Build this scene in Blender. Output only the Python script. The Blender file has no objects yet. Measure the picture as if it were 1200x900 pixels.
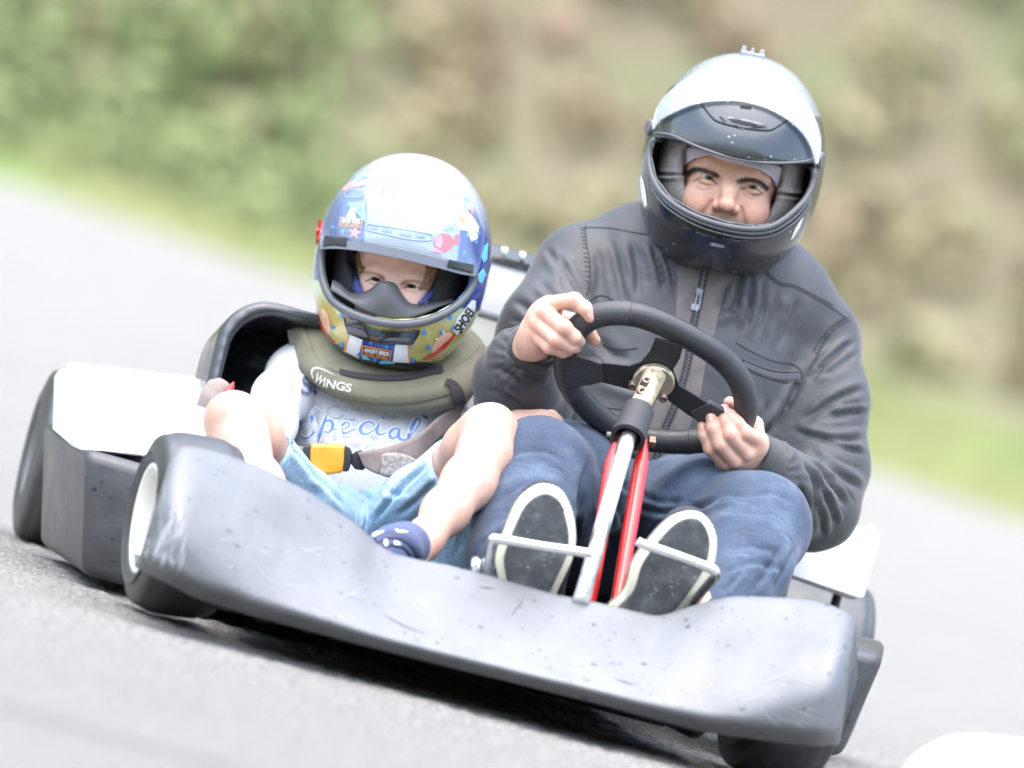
import bpy, bmesh, math, random
import numpy as np
from math import radians, sin, cos, pi, sqrt
from mathutils import Vector, Matrix
from mathutils.bvhtree import BVHTree
from mathutils import geometry as mgeo
random.seed(7); rng = np.random.default_rng(7)
SC = bpy.context.scene
COL = SC.collection
A = np.array
# ------------------------------------------------------------------ camera
AZ, ROLL, DIST, HCAM, PXM = radians(9), radians(15.5), 8.5, .45, 850.
T0 = A([.02, 0, .41])
CAM = A([T0[0] - DIST*sin(AZ), T0[1] - DIST*cos(AZ), HCAM])
FW = T0 - CAM; DD = np.linalg.norm(FW); FW = FW/DD
RT = np.cross(FW, [0, 0, 1]); RT /= np.linalg.norm(RT); UP = np.cross(RT, FW)
FPX = PXM*DD
IR = cos(ROLL)*RT + sin(ROLL)*UP          # the picture's right
IU = -sin(ROLL)*RT + cos(ROLL)*UP         # the picture's up
def P(u, v, y):
    """point in the plane y=const of the kart that is seen at (u, v)"""
    d = FW*FPX + IR*(u-600) + IU*(450-v)
    return CAM + d*((y-CAM[1])/d[1])
def PP(pts): return [P(*p) for p in pts]
def pix(V):
    d = np.asarray(V) - CAM; z = d@FW
    return np.stack([600+FPX*(d@IR)/z, 450-FPX*(d@IU)/z], -1)
def ray(u, v):
    d = FW*FPX + IR*(u-600) + IU*(450-v); return d/np.linalg.norm(d)
def plane_hit(u, v, o, n):
    d = ray(u, v); return CAM + d*((o-CAM)@n/(d@n))
def frame(theta, yaw=0., pitch=0.):
    """axes of a head turned to the camera: right, away, up; theta = tilt in degrees"""
    t = radians(theta)
    ex = cos(t)*IR - sin(t)*IU; ez = sin(t)*IR + cos(t)*IU; ey = FW.copy()
    c, s = cos(radians(yaw)), sin(radians(yaw)); ex, ey = c*ex + s*ey, -s*ex + c*ey
    c, s = cos(radians(pitch)), sin(radians(pitch)); ey, ez = c*ey + s*ez, -s*ey + c*ez
    return np.stack([ex, ey, ez], 1)      # columns
# ------------------------------------------------------------------ scene graph
ROOT = {}
def setp(o, label=None, cat=None, group=None, kind=None):
    if label: o['label'] = label
    if cat: o['category'] = cat
    if group: o['group'] = group
    if kind: o['kind'] = kind
    return o
def thing(name, label, cat, loc):
    o = bpy.data.objects.new(name, None); COL.objects.link(o)
    o.location = loc; o.empty_display_size = .1
    return setp(o, label, cat)
def origin(o):
    p = A([0., 0, 0])
    while o is not None: p += A(o.location); o = o.parent
    return p
def mesh_obj(name, V, F, mats, parent=None, smooth=True, loc=None, label=None, midx=None, attrs=None):
    """one mesh object; V in world coordinates"""
    V = np.asarray(V, float)
    base = origin(parent) if parent is not None else (A(loc, float) if loc is not None else A([0., 0, 0]))
    me = bpy.data.meshes.new(name)
    V = V - base
    if isinstance(F, np.ndarray):
        n, k = F.shape
        me.vertices.add(len(V)); me.vertices.foreach_set('co', V.ravel())
        me.loops.add(n*k); me.loops.foreach_set('vertex_index', F.ravel().astype(np.int32))
        me.polygons.add(n); me.polygons.foreach_set('loop_start', np.arange(0, n*k, k, dtype=np.int32))
        me.polygons.foreach_set('loop_total', np.full(n, k, np.int32))
        me.update(calc_edges=True)
    else:
        me.from_pydata([tuple(v) for v in V], [], [tuple(int(i) for i in f) for f in F]); me.update()
    if not isinstance(mats, (list, tuple)): mats = [mats]
    for m in mats: me.materials.append(m)
    if midx is not None: me.polygons.foreach_set('material_index', np.asarray(midx, np.int32))
    if smooth: me.polygons.foreach_set('use_smooth', np.ones(len(me.polygons), bool))
    for k, a in (attrs or {}).items():
        at = me.color_attributes.new(k, 'FLOAT_COLOR', 'POINT')
        a = np.asarray(a, np.float32)
        if a.ndim == 1: a = np.repeat(a[:, None], 3, 1)
        at.data.foreach_set('color', np.concatenate([a, np.ones((len(a), 1), np.float32)], 1).ravel())
    me.validate()
    o = bpy.data.objects.new(name, me); COL.objects.link(o)
    if parent is not None: o.parent = parent
    elif loc is not None: o.location = loc
    if label: o['label'] = label
    return o
class MB:
    """collects shapes for one mesh"""
    def __init__(s): s.V = []; s.F = []; s.M = []; s.n = 0
    def add(s, V, F, m=0):
        V = np.asarray(V, float); s.V.append(V)
        for f in F: s.F.append(tuple(int(i)+s.n for i in f)); s.M.append(m)
        s.n += len(V); return s
    def obj(s, name, mats, parent=None, smooth=True, **k):
        return mesh_obj(name, np.concatenate(s.V), s.F, mats, parent, smooth, midx=s.M, **k)
def mod(o, typ, **k):
    m = o.modifiers.new(typ.lower(), typ)
    for a, v in k.items(): setattr(m, a, v)
    return o
def bevel(o, w=.004, n=2, ang=40):
    mod(o, 'BEVEL', width=w, segments=n, limit_method='ANGLE', angle_limit=radians(ang), harden_normals=False); return o
def edge_split(o, ang=35):
    me = o.data
    try: me.set_sharp_from_angle(angle=radians(ang))
    except Exception: pass
    return o
def basis(d):
    d = np.asarray(d, float); d = d/np.linalg.norm(d)
    a = A([0, 0, 1.]) if abs(d[2]) < .9 else A([1., 0, 0])
    x = np.cross(a, d); x /= np.linalg.norm(x); return x, np.cross(d, x), d
def catmull(pts, n, closed=False):
    p = np.asarray(pts, float); k = len(p); out = []
    segs = k if closed else k-1
    for i in range(segs):
        g = (lambda j: p[j % k]) if closed else (lambda j: p[min(max(j, 0), k-1)])
        a, b, c, d = g(i-1), g(i), g(i+1), g(i+2)
        for t in np.linspace(0, 1, n, endpoint=False):
            out.append(.5*((2*b)+(-a+c)*t+(2*a-5*b+4*c-d)*t*t+(-a+3*b-3*c+d)*t**3))
    if not closed: out.append(p[-1])
    return A(out)
def resample(p, n):
    p = np.asarray(p, float); s = np.r_[0, np.cumsum(np.linalg.norm(np.diff(p[:, :2], axis=0), axis=1))]
    t = np.linspace(0, s[-1], n)
    return np.stack([np.interp(t, s, p[:, i]) for i in range(p.shape[1])], 1)
def tube(pts, r, ns=12, closed=False, caps=True, flat=None):
    """tube along a polyline; r scalar or per point; flat=(axis, factor) squeezes the section"""
    p = np.asarray(pts, float); n = len(p)
    r = np.full(n, r) if np.isscalar(r) else np.asarray(r, float)
    if closed: t = np.roll(p, -1, 0)-np.roll(p, 1, 0)
    else: t = np.gradient(p, axis=0)
    t /= np.linalg.norm(t, axis=1)[:, None]+1e-12
    x, y, _ = basis(t[0]); X = []
    for i in range(n):
        x = x - t[i]*(x@t[i]); x /= np.linalg.norm(x); X.append(x)
    X = A(X)
    if closed:   # undo the twist round the loop
        e = X[-1]-t[0]*(X[-1]@t[0]); e /= np.linalg.norm(e)
        ang = math.atan2(np.cross(X[0], e)@t[0], X[0]@e)
        for i in range(n):
            a = -ang*i/n; X[i] = X[i]*cos(a)+np.cross(t[i], X[i])*sin(a)
    Y = np.cross(t, X); th = np.linspace(0, 2*pi, ns, endpoint=False)
    off = (X[:, None]*np.cos(th)[None, :, None]+Y[:, None]*np.sin(th)[None, :, None])*r[:, None, None]
    if flat is not None:
        ax = np.asarray(flat[0], float); ax /= np.linalg.norm(ax); off = off - (off@ax)[..., None]*ax*(1-flat[1])
    V = (p[:, None]+off).reshape(-1, 3); F = []
    for i in range(n if closed else n-1):
        j = (i+1) % n
        for k in range(ns):
            l = (k+1) % ns; F.append((i*ns+k, i*ns+l, j*ns+l, j*ns+k))
    if caps and not closed:
        F.append(tuple(range(ns))[::-1]); F.append(tuple((n-1)*ns+k for k in range(ns)))
    return V, F
def lathe(prof, o, ax, ns=64, close=False):
    """prof: (along axis, radius)"""
    x, y, d = basis(ax); prof = np.asarray(prof, float); n = len(prof)
    th = np.linspace(0, 2*pi, ns, endpoint=False)
    V = (A(o)+prof[:, 0][:, None, None]*d+prof[:, 1][:, None, None]*(x*np.cos(th)[:, None]+y*np.sin(th)[:, None])).reshape(-1, 3)
    F = []
    for i in range(n if close else n-1):
        j = (i+1) % n
        for k in range(ns):
            l = (k+1) % ns; F.append((i*ns+k, i*ns+l, j*ns+l, j*ns+k))
    return V, F
def grid_faces(n, m, wrap=False):
    F = []
    for i in range(n-1):
        for j in range(m if wrap else m-1):
            k = (j+1) % m; F.append((i*m+j, i*m+k, (i+1)*m+k, (i+1)*m+j))
    return F
def hexa(c):
    """box from 8 corners: 4 of one face in order, then the 4 opposite"""
    return A(c), [(0, 1, 2, 3), (7, 6, 5, 4), (0, 4, 5, 1), (1, 5, 6, 2), (2, 6, 7, 3), (3, 7, 4, 0)]
def box(lo, hi):
    (a, b, c), (d, e, f) = lo, hi
    return hexa([(a, b, c), (d, b, c), (d, b, f), (a, b, f), (a, e, c), (d, e, c), (d, e, f), (a, e, f)])
def slab(poly, depth, n=None):
    """polygon (world points) thickened along the vector depth"""
    p = np.asarray(poly, float); k = len(p); V = np.concatenate([p, p+depth])
    return V, [tuple(range(k)), tuple(range(2*k-1, k-1, -1))]+[(i, i+k, (i+1) % k+k, (i+1) % k) for i in range(k)]
# ------------------------------------------------------------------ implicit shapes
class SDF:
    def __init__(s, h): s.h = h; s.ops = []
    def cap(s, a, b, ra, rb, k=.02, mode='u', flat=None):
        s.ops.append(('c', A(a, float), A(b, float), ra, rb, k, mode, flat)); return s
    def chain(s, pts, k=.02, mode='u', flat=None):
        """pts: (point, radius)"""
        for (a, ra), (b, rb) in zip(pts[:-1], pts[1:]): s.cap(a, b, ra, rb, k, mode, flat)
        return s
    def ell(s, c, r, R=None, k=.02, mode='u', p=2.):
        s.ops.append(('e', A(c, float), A(r, float), np.eye(3) if R is None else R, p, k, mode, None)); return s
    def rbox(s, c, hsz, rad, R=None, k=.01, mode='u'):
        s.ops.append(('b', A(c, float), A(hsz, float), np.eye(3) if R is None else R, rad, k, mode, None)); return s
    def fn(s, f, lo, hi, k=.004, mode='s'):
        s.ops.append(('f', A(lo, float), A(hi, float), f, 0, k, mode, None)); return s
    def bounds(s, op):
        t = op[0]
        if t == 'c':
            m = max(op[3], op[4])
            if op[7] is not None: m *= max(1, op[7][1])
            return np.minimum(op[1], op[2])-m, np.maximum(op[1], op[2])+m
        if t == 'f': return op[1], op[2]
        e = np.abs(op[3])@op[2]; return op[1]-e, op[1]+e
    def build(s):
        h = s.h; L = []; H = []
        for op in s.ops:
            if op[6] == 'u':
                a, b = s.bounds(op); L.append(a); H.append(b)
        lo = np.min(L, 0)-4*h; hi = np.max(H, 0)+4*h
        n = np.ceil((hi-lo)/h).astype(int)+1
        D = np.full(n, .05, np.float32)
        ax = [lo[i]+h*np.arange(n[i]) for i in range(3)]
        for op in s.ops:
            t, k, mode = op[0], op[5], op[6]
            a, b = s.bounds(op); m = .012+k+3*h
            i0 = np.clip(np.floor((a-m-lo)/h).astype(int), 0, n); i1 = np.clip(np.ceil((b+m-lo)/h).astype(int)+1, 0, n)
            if mode == 'i': i0 = A([0, 0, 0]); i1 = n
            if (i1 <= i0).any(): continue
            sl = tuple(slice(i0[j], i1[j]) for j in range(3))
            q = np.stack(np.meshgrid(*[ax[j][sl[j]] for j in range(3)], indexing='ij'), -1)
            if t == 'c':
                pa = q-op[1]; ba = op[2]-op[1]
                if op[7] is not None:
                    nn = np.asarray(op[7][0], float); nn = nn/np.linalg.norm(nn); g = 1/op[7][1]-1
                    pa = pa+(pa@nn)[..., None]*nn*g; ba = ba+(ba@nn)*nn*g
                tt = np.clip((pa@ba)/(ba@ba+1e-12), 0, 1)
                d = np.linalg.norm(pa-tt[..., None]*ba, axis=-1)-(op[3]+(op[4]-op[3])*tt)
                if op[7] is not None: d = d*min(1, op[7][1])
            elif t == 'e':
                pl = (q-op[1])@op[3]; w = np.abs(pl/op[2])
                if op[4] == 2: k0 = np.sqrt((w**2).sum(-1)); k1 = np.sqrt(((pl/op[2]**2)**2).sum(-1))
                else:
                    pw = op[4]; k0 = (w**pw).sum(-1)**(1/pw)+1e-9
                    k1 = np.sqrt(((w/k0[..., None])**(2*(pw-1))/op[2]**2).sum(-1)); k1 = k1*k0+1e-9
                d = k0*(k0-1)/(k1+1e-9)
            elif t == 'b':
                pl = np.abs((q-op[1])@op[3])-op[2]+op[4]
                d = np.linalg.norm(np.maximum(pl, 0), axis=-1)+np.minimum(pl.max(-1), 0)-op[4]
            else: d = op[3](q)
            o = D[sl]
            if mode == 'u': hh = np.maximum(k-np.abs(o-d), 0)/k; D[sl] = np.minimum(o, d)-hh*hh*k/4
            else:
                if mode == 's': d = -d
                hh = np.maximum(k-np.abs(o-d), 0)/k; D[sl] = np.maximum(o, d)+hh*hh*k/4
        return nets(D, lo, h)
def nets(D, lo, h):
    S = D < 0; n = A(D.shape)
    c = S[:-1, :-1, :-1].astype(np.int8)
    for dx in (0, 1):
        for dy in (0, 1):
            for dz in (0, 1):
                if dx+dy+dz: c = c+S[dx:n[0]-1+dx, dy:n[1]-1+dy, dz:n[2]-1+dz]
    cell = (c > 0) & (c < 8); idx = -np.ones(cell.shape, np.int64); I = np.argwhere(cell)
    idx[cell] = np.arange(len(I)); acc = np.zeros((len(I), 3)); cnt = np.zeros(len(I))
    for a in range(3):
        o1, o2 = [q for q in range(3) if q != a]
        for b1 in (0, 1):
            for b2 in (0, 1):
                p0 = I.copy(); p0[:, o1] += b1; p0[:, o2] += b2; p1 = p0.copy(); p1[:, a] += 1
                d0 = D[tuple(p0.T)].astype(float); d1 = D[tuple(p1.T)].astype(float); m = (d0 < 0) != (d1 < 0)
                t = d0/(d0-d1+(~m)); q = (p0-I).astype(float); q[:, a] += t
                acc[m] += q[m]; cnt[m] += 1
    V = lo+h*(I+acc/cnt[:, None]); F = []
    for a in range(3):
        o1, o2 = (a+1) % 3, (a+2) % 3
        s0 = np.take(S, range(0, n[a]-1), a); s1 = np.take(S, range(1, n[a]), a)
        E = np.argwhere(s0 != s1); fl = s0[tuple(E.T)]
        ok = (E[:, o1] > 0) & (E[:, o2] > 0) & (E[:, o1] < n[o1]-1) & (E[:, o2] < n[o2]-1); E = E[ok]; fl = fl[ok]
        def g(d1, d2):
            q = E.copy(); q[:, o1] -= d1; q[:, o2] -= d2; return idx[tuple(q.T)]
        Q = np.stack([g(1, 1), g(0, 1), g(0, 0), g(1, 0)], 1); Q[~fl] = Q[~fl][:, ::-1]; F.append(Q)
    return V, np.concatenate(F)
def edges_of(F):
    k = F.shape[1]; E = np.concatenate([F[:, [i, (i+1) % k]] for i in range(k)]); E.sort(1)
    return np.unique(E, axis=0)
def smooth(V, F, it=2, lam=.5, mask=None):
    E = edges_of(F); n = len(V); deg = np.bincount(E.ravel(), minlength=n)[:, None]+1e-9
    for _ in range(it):
        acc = np.stack([np.bincount(E[:, 0], V[E[:, 1], j], n)+np.bincount(E[:, 1], V[E[:, 0], j], n) for j in range(3)], 1)/deg
        V = V+lam*(acc-V)*(1 if mask is None else mask[:, None])
    return V
def normals(V, F):
    N = np.zeros_like(V)
    a = np.cross(V[F[:, 2]]-V[F[:, 0]], V[F[:, 3 if F.shape[1] == 4 else 1]]-V[F[:, 1 if F.shape[1] == 4 else 0]])
    for j in range(F.shape[1]):
        for q in range(3): N[:, q] += np.bincount(F[:, j], a[:, q], len(V))
    return N/(np.linalg.norm(N, axis=1)[:, None]+1e-12)
_h = rng.random((64, 64, 64)).astype(np.float32)
def vnoise(p, sc=1., oct=1):
    """smooth value noise, -1..1"""
    out = 0; amp = 1; tot = 0
    for _ in range(oct):
        q = np.asarray(p)*sc; i = np.floor(q).astype(int); f = q-i; f = f*f*(3-2*f); r = 0
        for dx in (0, 1):
            for dy in (0, 1):
                for dz in (0, 1):
                    w = (f[..., 0] if dx else 1-f[..., 0])*(f[..., 1] if dy else 1-f[..., 1])*(f[..., 2] if dz else 1-f[..., 2])
                    r = r+w*_h[(i[..., 0]+dx) % 64, (i[..., 1]+dy) % 64, (i[..., 2]+dz) % 64]
        out = out+amp*(2*r-1); tot += amp; amp *= .5; sc *= 2.03
    return out/tot
def seg_dist(uv, line):
    """distance of picture points to a polyline, side sign, and position along it 0..1"""
    line = np.asarray(line, float); best = np.full(len(uv), 1e9); side = np.zeros(len(uv)); pos = np.zeros(len(uv))
    L = np.r_[0, np.cumsum(np.linalg.norm(np.diff(line, axis=0), axis=1))]
    for i in range(len(line)-1):
        a, b = line[i], line[i+1]; ba = b-a; t = np.clip(((uv-a)@ba)/(ba@ba), 0, 1)
        dv = uv-(a+t[:, None]*ba); d = np.linalg.norm(dv, axis=1); m = d < best
        best[m] = d[m]; side[m] = np.sign(ba[0]*dv[:, 1]-ba[1]*dv[:, 0])[m]; pos[m] = ((L[i]+t*np.linalg.norm(ba))/L[-1])[m]
    return best, side, pos
def crease(V, N, folds, back=.05):
    """fold lines drawn over the side of the cloth that faces the viewer: (points, width px, depth mm)"""
    uv = pix(V); face = np.clip(-(N@FW)*3+back*0, 0, 1); D = np.zeros(len(V))
    for line, w, dep in folds:
        ln = catmull(line, 6) if len(line) > 2 else A(line, float)
        lo = ln.min(0)-4*w; hi = ln.max(0)+4*w
        m = np.where((uv > lo).all(1) & (uv < hi).all(1))[0]
        if not len(m): continue
        d, s, t = seg_dist(uv[m], ln); tap = np.clip(np.minimum(t, 1-t)*5+.12, 0, 1)
        sd = d*s/w
        D[m] += dep*.001*tap*(-np.exp(-np.abs(sd)**1.5*2.4)+.75*np.exp(-((sd-1.35)/.95)**2)+.3*np.exp(-((sd+1.5)/1.0)**2))*face[m]
    return V+N*D[:, None]
# ------------------------------------------------------------------ materials
def mat(name, col, rough=.5, metal=0., var=None, bump=None, spec=.5, sheen=0., coat=0., alpha=None, trans=0., attr=None, subsurf=0., extra=None, rvar=None, stretch=None):
    m = bpy.data.materials.new(name); m.use_nodes = True; nt = m.node_tree; b = nt.nodes['Principled BSDF']
    col = (*col, 1) if len(col) == 3 else col
    b.inputs['Base Color'].default_value = col; b.inputs['Roughness'].default_value = rough; b.inputs['Metallic'].default_value = metal
    b.inputs['Specular IOR Level'].default_value = spec; b.inputs['Sheen Weight'].default_value = sheen; b.inputs['Coat Weight'].default_value = coat
    b.inputs['Coat Roughness'].default_value = .08; b.inputs['Transmission Weight'].default_value = trans
    if sheen: b.inputs['Sheen Roughness'].default_value = .4
    if alpha is not None: b.inputs['Alpha'].default_value = alpha
    if subsurf: b.inputs['Subsurface Weight'].default_value = subsurf; b.inputs['Subsurface Radius'].default_value = (.01, .004, .002); b.inputs['Subsurface Scale'].default_value = 1.
    tc = nt.nodes.new('ShaderNodeTexCoord'); crd = tc.outputs['Object']
    if stretch:
        mp = nt.nodes.new('ShaderNodeMapping'); mp.inputs['Scale'].default_value = stretch; nt.links.new(crd, mp.inputs[0]); crd = mp.outputs[0]
    def noise(sc, det=4, r=.6):
        n = nt.nodes.new('ShaderNodeTexNoise'); n.inputs['Scale'].default_value = sc; n.inputs['Detail'].default_value = det
        n.inputs['Roughness'].default_value = r; nt.links.new(crd, n.inputs['Vector']); return n.outputs['Fac']
    def ramp(src, stops):
        r = nt.nodes.new('ShaderNodeValToRGB'); nt.links.new(src, r.inputs[0]); e = r.color_ramp.elements
        while len(e) < len(stops): e.new(.5)
        for q, (p, c) in zip(e, stops): q.position = p; q.color = (*c, 1) if len(c) == 3 else c
        return r.outputs[0]
    cur = None
    if attr:
        a = nt.nodes.new('ShaderNodeAttribute'); a.attribute_name = attr; cur = a.outputs['Color']
    if var:
        c2, sc, *rest = var; lo, hi = (rest[0] if rest else (.35, .65))
        f = ramp(noise(sc), [(lo, (0, 0, 0)), (hi, (1, 1, 1))])
        mx = nt.nodes.new('ShaderNodeMix'); mx.data_type = 'RGBA'; nt.links.new(f, mx.inputs[0])
        if cur is not None: nt.links.new(cur, mx.inputs[6])
        else: mx.inputs[6].default_value = col
        if attr: # modulate
            mx.blend_type = 'MULTIPLY'
        mx.inputs[7].default_value = (*c2, 1); cur = mx.outputs[2]
    if extra: cur = extra(nt, crd, cur, noise, ramp, b, col) or cur
    if cur is not None: nt.links.new(cur, b.inputs['Base Color'])
    if rvar:
        sc, r0, r1 = rvar; f = ramp(noise(sc, 5, .65), [(.35, (r0,)*3), (.65, (r1,)*3)]); nt.links.new(f, b.inputs['Roughness'])
    if bump:
        prev = None
        for sc, st, dist in ([bump] if not isinstance(bump[0], (tuple, list)) else bump):
            bp = nt.nodes.new('ShaderNodeBump'); bp.inputs['Strength'].default_value = st; bp.inputs['Distance'].default_value = dist
            nt.links.new(noise(sc, 5), bp.inputs['Height'])
            if prev is not None: nt.links.new(prev, bp.inputs['Normal'])
            prev = bp.outputs[0]
        nt.links.new(prev, b.inputs['Normal'])
    return m
def node(nt, typ, ins=None, **props):
    n = nt.nodes.new(typ)
    for k, v in props.items(): setattr(n, k, v)
    for k, v in (ins or {}).items():
        if hasattr(v, 'links') or isinstance(v, bpy.types.NodeSocket): nt.links.new(v, n.inputs[k])
        else: n.inputs[k].default_value = v
    return n
def mixc(nt, f, a, b, blend='MIX'):
    n = nt.nodes.new('ShaderNodeMix'); n.data_type = 'RGBA'; n.blend_type = blend
    for k, v in ((0, f), (6, a), (7, b)):
        if isinstance(v, bpy.types.NodeSocket): nt.links.new(v, n.inputs[k])
        elif k == 0: n.inputs[k].default_value = v
        else: n.inputs[k].default_value = (*v, 1) if len(v) == 3 else v
    return n.outputs[2]
def speckle(nt, crd, scale, size, keep):
    """sparse small spots: 1 inside a spot"""
    nz = node(nt, 'ShaderNodeTexNoise', {'Vector': crd, 'Scale': scale*2.2, 'Detail': 1.})
    dv = node(nt, 'ShaderNodeVectorMath', {0: nz.outputs['Color'], 1: (.55/scale,)*3}, operation='MULTIPLY')
    av = node(nt, 'ShaderNodeVectorMath', {0: crd, 1: dv.outputs[0]}, operation='ADD')
    mp = node(nt, 'ShaderNodeMapping', {0: av.outputs[0], 'Rotation': (.2, .5, .3), 'Scale': (.62, 1., 1.25)})
    v = node(nt, 'ShaderNodeTexVoronoi', {'Vector': mp.outputs[0], 'Scale': scale, 'Randomness': 1.})
    sp = node(nt, 'ShaderNodeSeparateColor', {0: v.outputs['Color']})
    rs = node(nt, 'ShaderNodeMath', {0: sp.outputs[1], 1: size*1.3, 2: size*.35}, operation='MULTIPLY_ADD')
    sm = node(nt, 'ShaderNodeMath', {0: v.outputs['Distance'], 1: rs.outputs[0]}, operation='LESS_THAN')
    kp = node(nt, 'ShaderNodeMath', {0: sp.outputs[0], 1: keep}, operation='LESS_THAN')
    return node(nt, 'ShaderNodeMath', {0: sm.outputs[0], 1: kp.outputs[0]}, operation='MULTIPLY').outputs[0]
# ------------------------------------------------------------------ lettering and marks laid on a surface
def bvh_of(*objs):
    V = []; F = []
    for o in objs:
        n = len(V); b = origin(o)
        V += [tuple(A(v.co)+b) for v in o.data.vertices]; F += [tuple(i+n for i in p.vertices) for p in o.data.polygons]
    return BVHTree.FromPolygons(V, F)
def lay(pts, bvh, off=.0008, dflt=None):
    """drop picture points on to a surface"""
    out = []; last = dflt
    for u, v in pts:
        d = ray(u, v); loc, nor, i, dist = bvh.ray_cast(Vector(CAM), Vector(d), 30)
        if loc is None: out.append(None); continue
        nor = A(nor); nor = nor if nor@d < 0 else -nor
        out.append(A(loc)+nor*off)
    good = [o for o in out if o is not None]
    if not good: return None
    for i, o in enumerate(out):
        if o is None:
            j = min((k for k in range(len(out)) if out[k] is not None), key=lambda k: (pts[k][0]-pts[i][0])**2+(pts[k][1]-pts[i][1])**2)
            dep = (out[j]-CAM)@FW; d = ray(*pts[i]); out[i] = CAM+d*(dep/(d@FW))
    return A(out)
def fill(poly, step=2.5, holes=()):
    """triangulate a picture polygon with inner points"""
    poly = [tuple(p) for p in poly]; vs = [Vector(p) for p in poly]; es = [(i, (i+1) % len(poly)) for i in range(len(poly))]
    P_ = np.asarray(poly); lo, hi = P_.min(0), P_.max(0)
    for x in np.arange(lo[0]+step/2, hi[0], step):
        for y in np.arange(lo[1]+step/2, hi[1], step): vs.append(Vector((x+.01*step, y)))
    v, e, f, *_ = mgeo.delaunay_2d_cdt(vs, es, [], 0, 1e-5)
    def inside(p):
        x, y = p; c = False; n = len(poly)
        for i in range(n):
            (x1, y1), (x2, y2) = poly[i], poly[i-1]
            if (y1 > y) != (y2 > y) and x < (x2-x1)*(y-y1)/(y2-y1)+x1: c = not c
        return c
    F = [t for t in f if inside(sum((v[i] for i in t), Vector((0, 0)))/len(t))]
    return [tuple(p) for p in v], F
def decal(mb, poly, bvh, off=.0008, step=2.5, m=0):
    v, F = fill(poly, step); us = sorted({i for t in F for i in t})
    mp = {i: k for k, i in enumerate(us)}; W = lay([v[i] for i in us], bvh, off)
    if W is not None: mb.add(W, [tuple(mp[i] for i in t) for t in F], m)
def glyphs(txt, size=1., bold=0., shear=0.):
    c = bpy.data.curves.new('t', 'FONT'); c.body = txt; c.size = size; c.resolution_u = 4; c.shear = shear; c.offset = bold
    o = bpy.data.objects.new('t', c); COL.objects.link(o); dg = bpy.context.evaluated_depsgraph_get()
    me = bpy.data.meshes.new_from_object(o.evaluated_get(dg)); bpy.data.objects.remove(o); bpy.data.curves.remove(c)
    bm = bmesh.new(); bm.from_mesh(me); bmesh.ops.remove_doubles(bm, verts=bm.verts, dist=1e-5)
    bmesh.ops.triangulate(bm, faces=bm.faces)
    for _ in range(1): bmesh.ops.subdivide_edges(bm, edges=[e for e in bm.edges if e.calc_length() > .15*size], cuts=1)
    bmesh.ops.triangulate(bm, faces=bm.faces)
    V = A([tuple(v.co)[:2] for v in bm.verts]); F = [tuple(v.index for v in f.verts) for f in bm.faces]; bm.free(); bpy.data.meshes.remove(me)
    return V, F
def write(mb, txt, a, b, hgt, bvh, off=.001, m=0, bold=0., shear=0., bow=0.):
    """lettering whose foot runs from picture point a to b, height hgt px"""
    V, F = glyphs(txt, 1., bold, shear); x0, x1 = V[:, 0].min(), V[:, 0].max(); y0, y1 = 0., max(V[:, 1].max(), .5)
    t = (V[:, 0]-x0)/(x1-x0); h = V[:, 1]/y1
    a = A(a, float); b = A(b, float); d = b-a; nrm = A([d[1], -d[0]])/np.linalg.norm(d)
    pts = a+t[:, None]*d+(h*hgt+bow*4*t*(1-t))[:, None]*nrm
    W = lay([tuple(p) for p in pts], bvh, off)
    if W is not None: mb.add(W, F, m)
def ribbon(line, w):
    """picture polygon of a stroke of varying width"""
    p = np.asarray(line, float); w = np.full(len(p), w) if np.isscalar(w) else np.asarray(w, float)
    t = np.gradient(p, axis=0); t /= np.linalg.norm(t, axis=1)[:, None]+1e-9; n = np.stack([-t[:, 1], t[:, 0]], 1)
    return np.concatenate([p+n*w[:, None]/2, (p-n*w[:, None]/2)[::-1]])
def stroke(mb, line, w, bvh, off=.001, m=0, cut=6):
    """a line of ink or thread laid on a surface as a strip of quads"""
    p = catmull(line, cut) if len(line) > 2 else resample(A(line, float), cut*2)
    wd = np.full(len(p), w) if np.isscalar(w) else np.interp(np.linspace(0, 1, len(p)), np.linspace(0, 1, len(w)), w)
    q = ribbon(p, wd); W = lay([tuple(x) for x in q], bvh, off)
    if W is None: return
    n = len(p); mb.add(W, [(i, i+1, 2*n-2-i, 2*n-1-i) for i in range(n-1)], m)
def cord(line, r, bvh, off=0., ns=6, cut=6):
    """a thin round cord (seam, piping) lying on a surface"""
    p = catmull(line, cut) if len(line) > 2 else resample(A(line, float), cut*2)
    W = lay([tuple(x) for x in p], bvh, off)
    if W is None: return None
    for _ in range(2): W[1:-1] = .25*W[:-2]+.5*W[1:-1]+.25*W[2:]
    return tube(W, r, ns)
# ================================================================== camera, light, setting
cam = bpy.data.cameras.new('camera'); co = bpy.data.objects.new('camera', cam); COL.objects.link(co); SC.camera = co
co.matrix_world = Matrix([[IR[i], IU[i], -FW[i], CAM[i]] for i in range(3)]+[[0, 0, 0, 1]])
cam.sensor_width = 36; cam.lens = FPX*36/1200; cam.clip_end = 2000; cam.clip_start = .1
cam.dof.use_dof = True; cam.dof.focus_distance = DD-.17; cam.dof.aperture_fstop = 2.8
wd = bpy.data.worlds.new('World'); SC.world = wd; wd.use_nodes = True; nt = wd.node_tree
SUN_EL, SUN_AZ = radians(76), radians(212)     # azimuth measured from +Y towards +X
sky = nt.nodes.new('ShaderNodeTexSky'); sky.sky_type = 'NISHITA'; sky.sun_disc = False
sky.sun_elevation = SUN_EL; sky.sun_rotation = SUN_AZ; sky.air_density = 1.3; sky.dust_density = 2.5; sky.ozone_density = 1.
nt.links.new(sky.outputs[0], nt.nodes['Background'].inputs[0]); nt.nodes['Background'].inputs[1].default_value = .15
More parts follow.
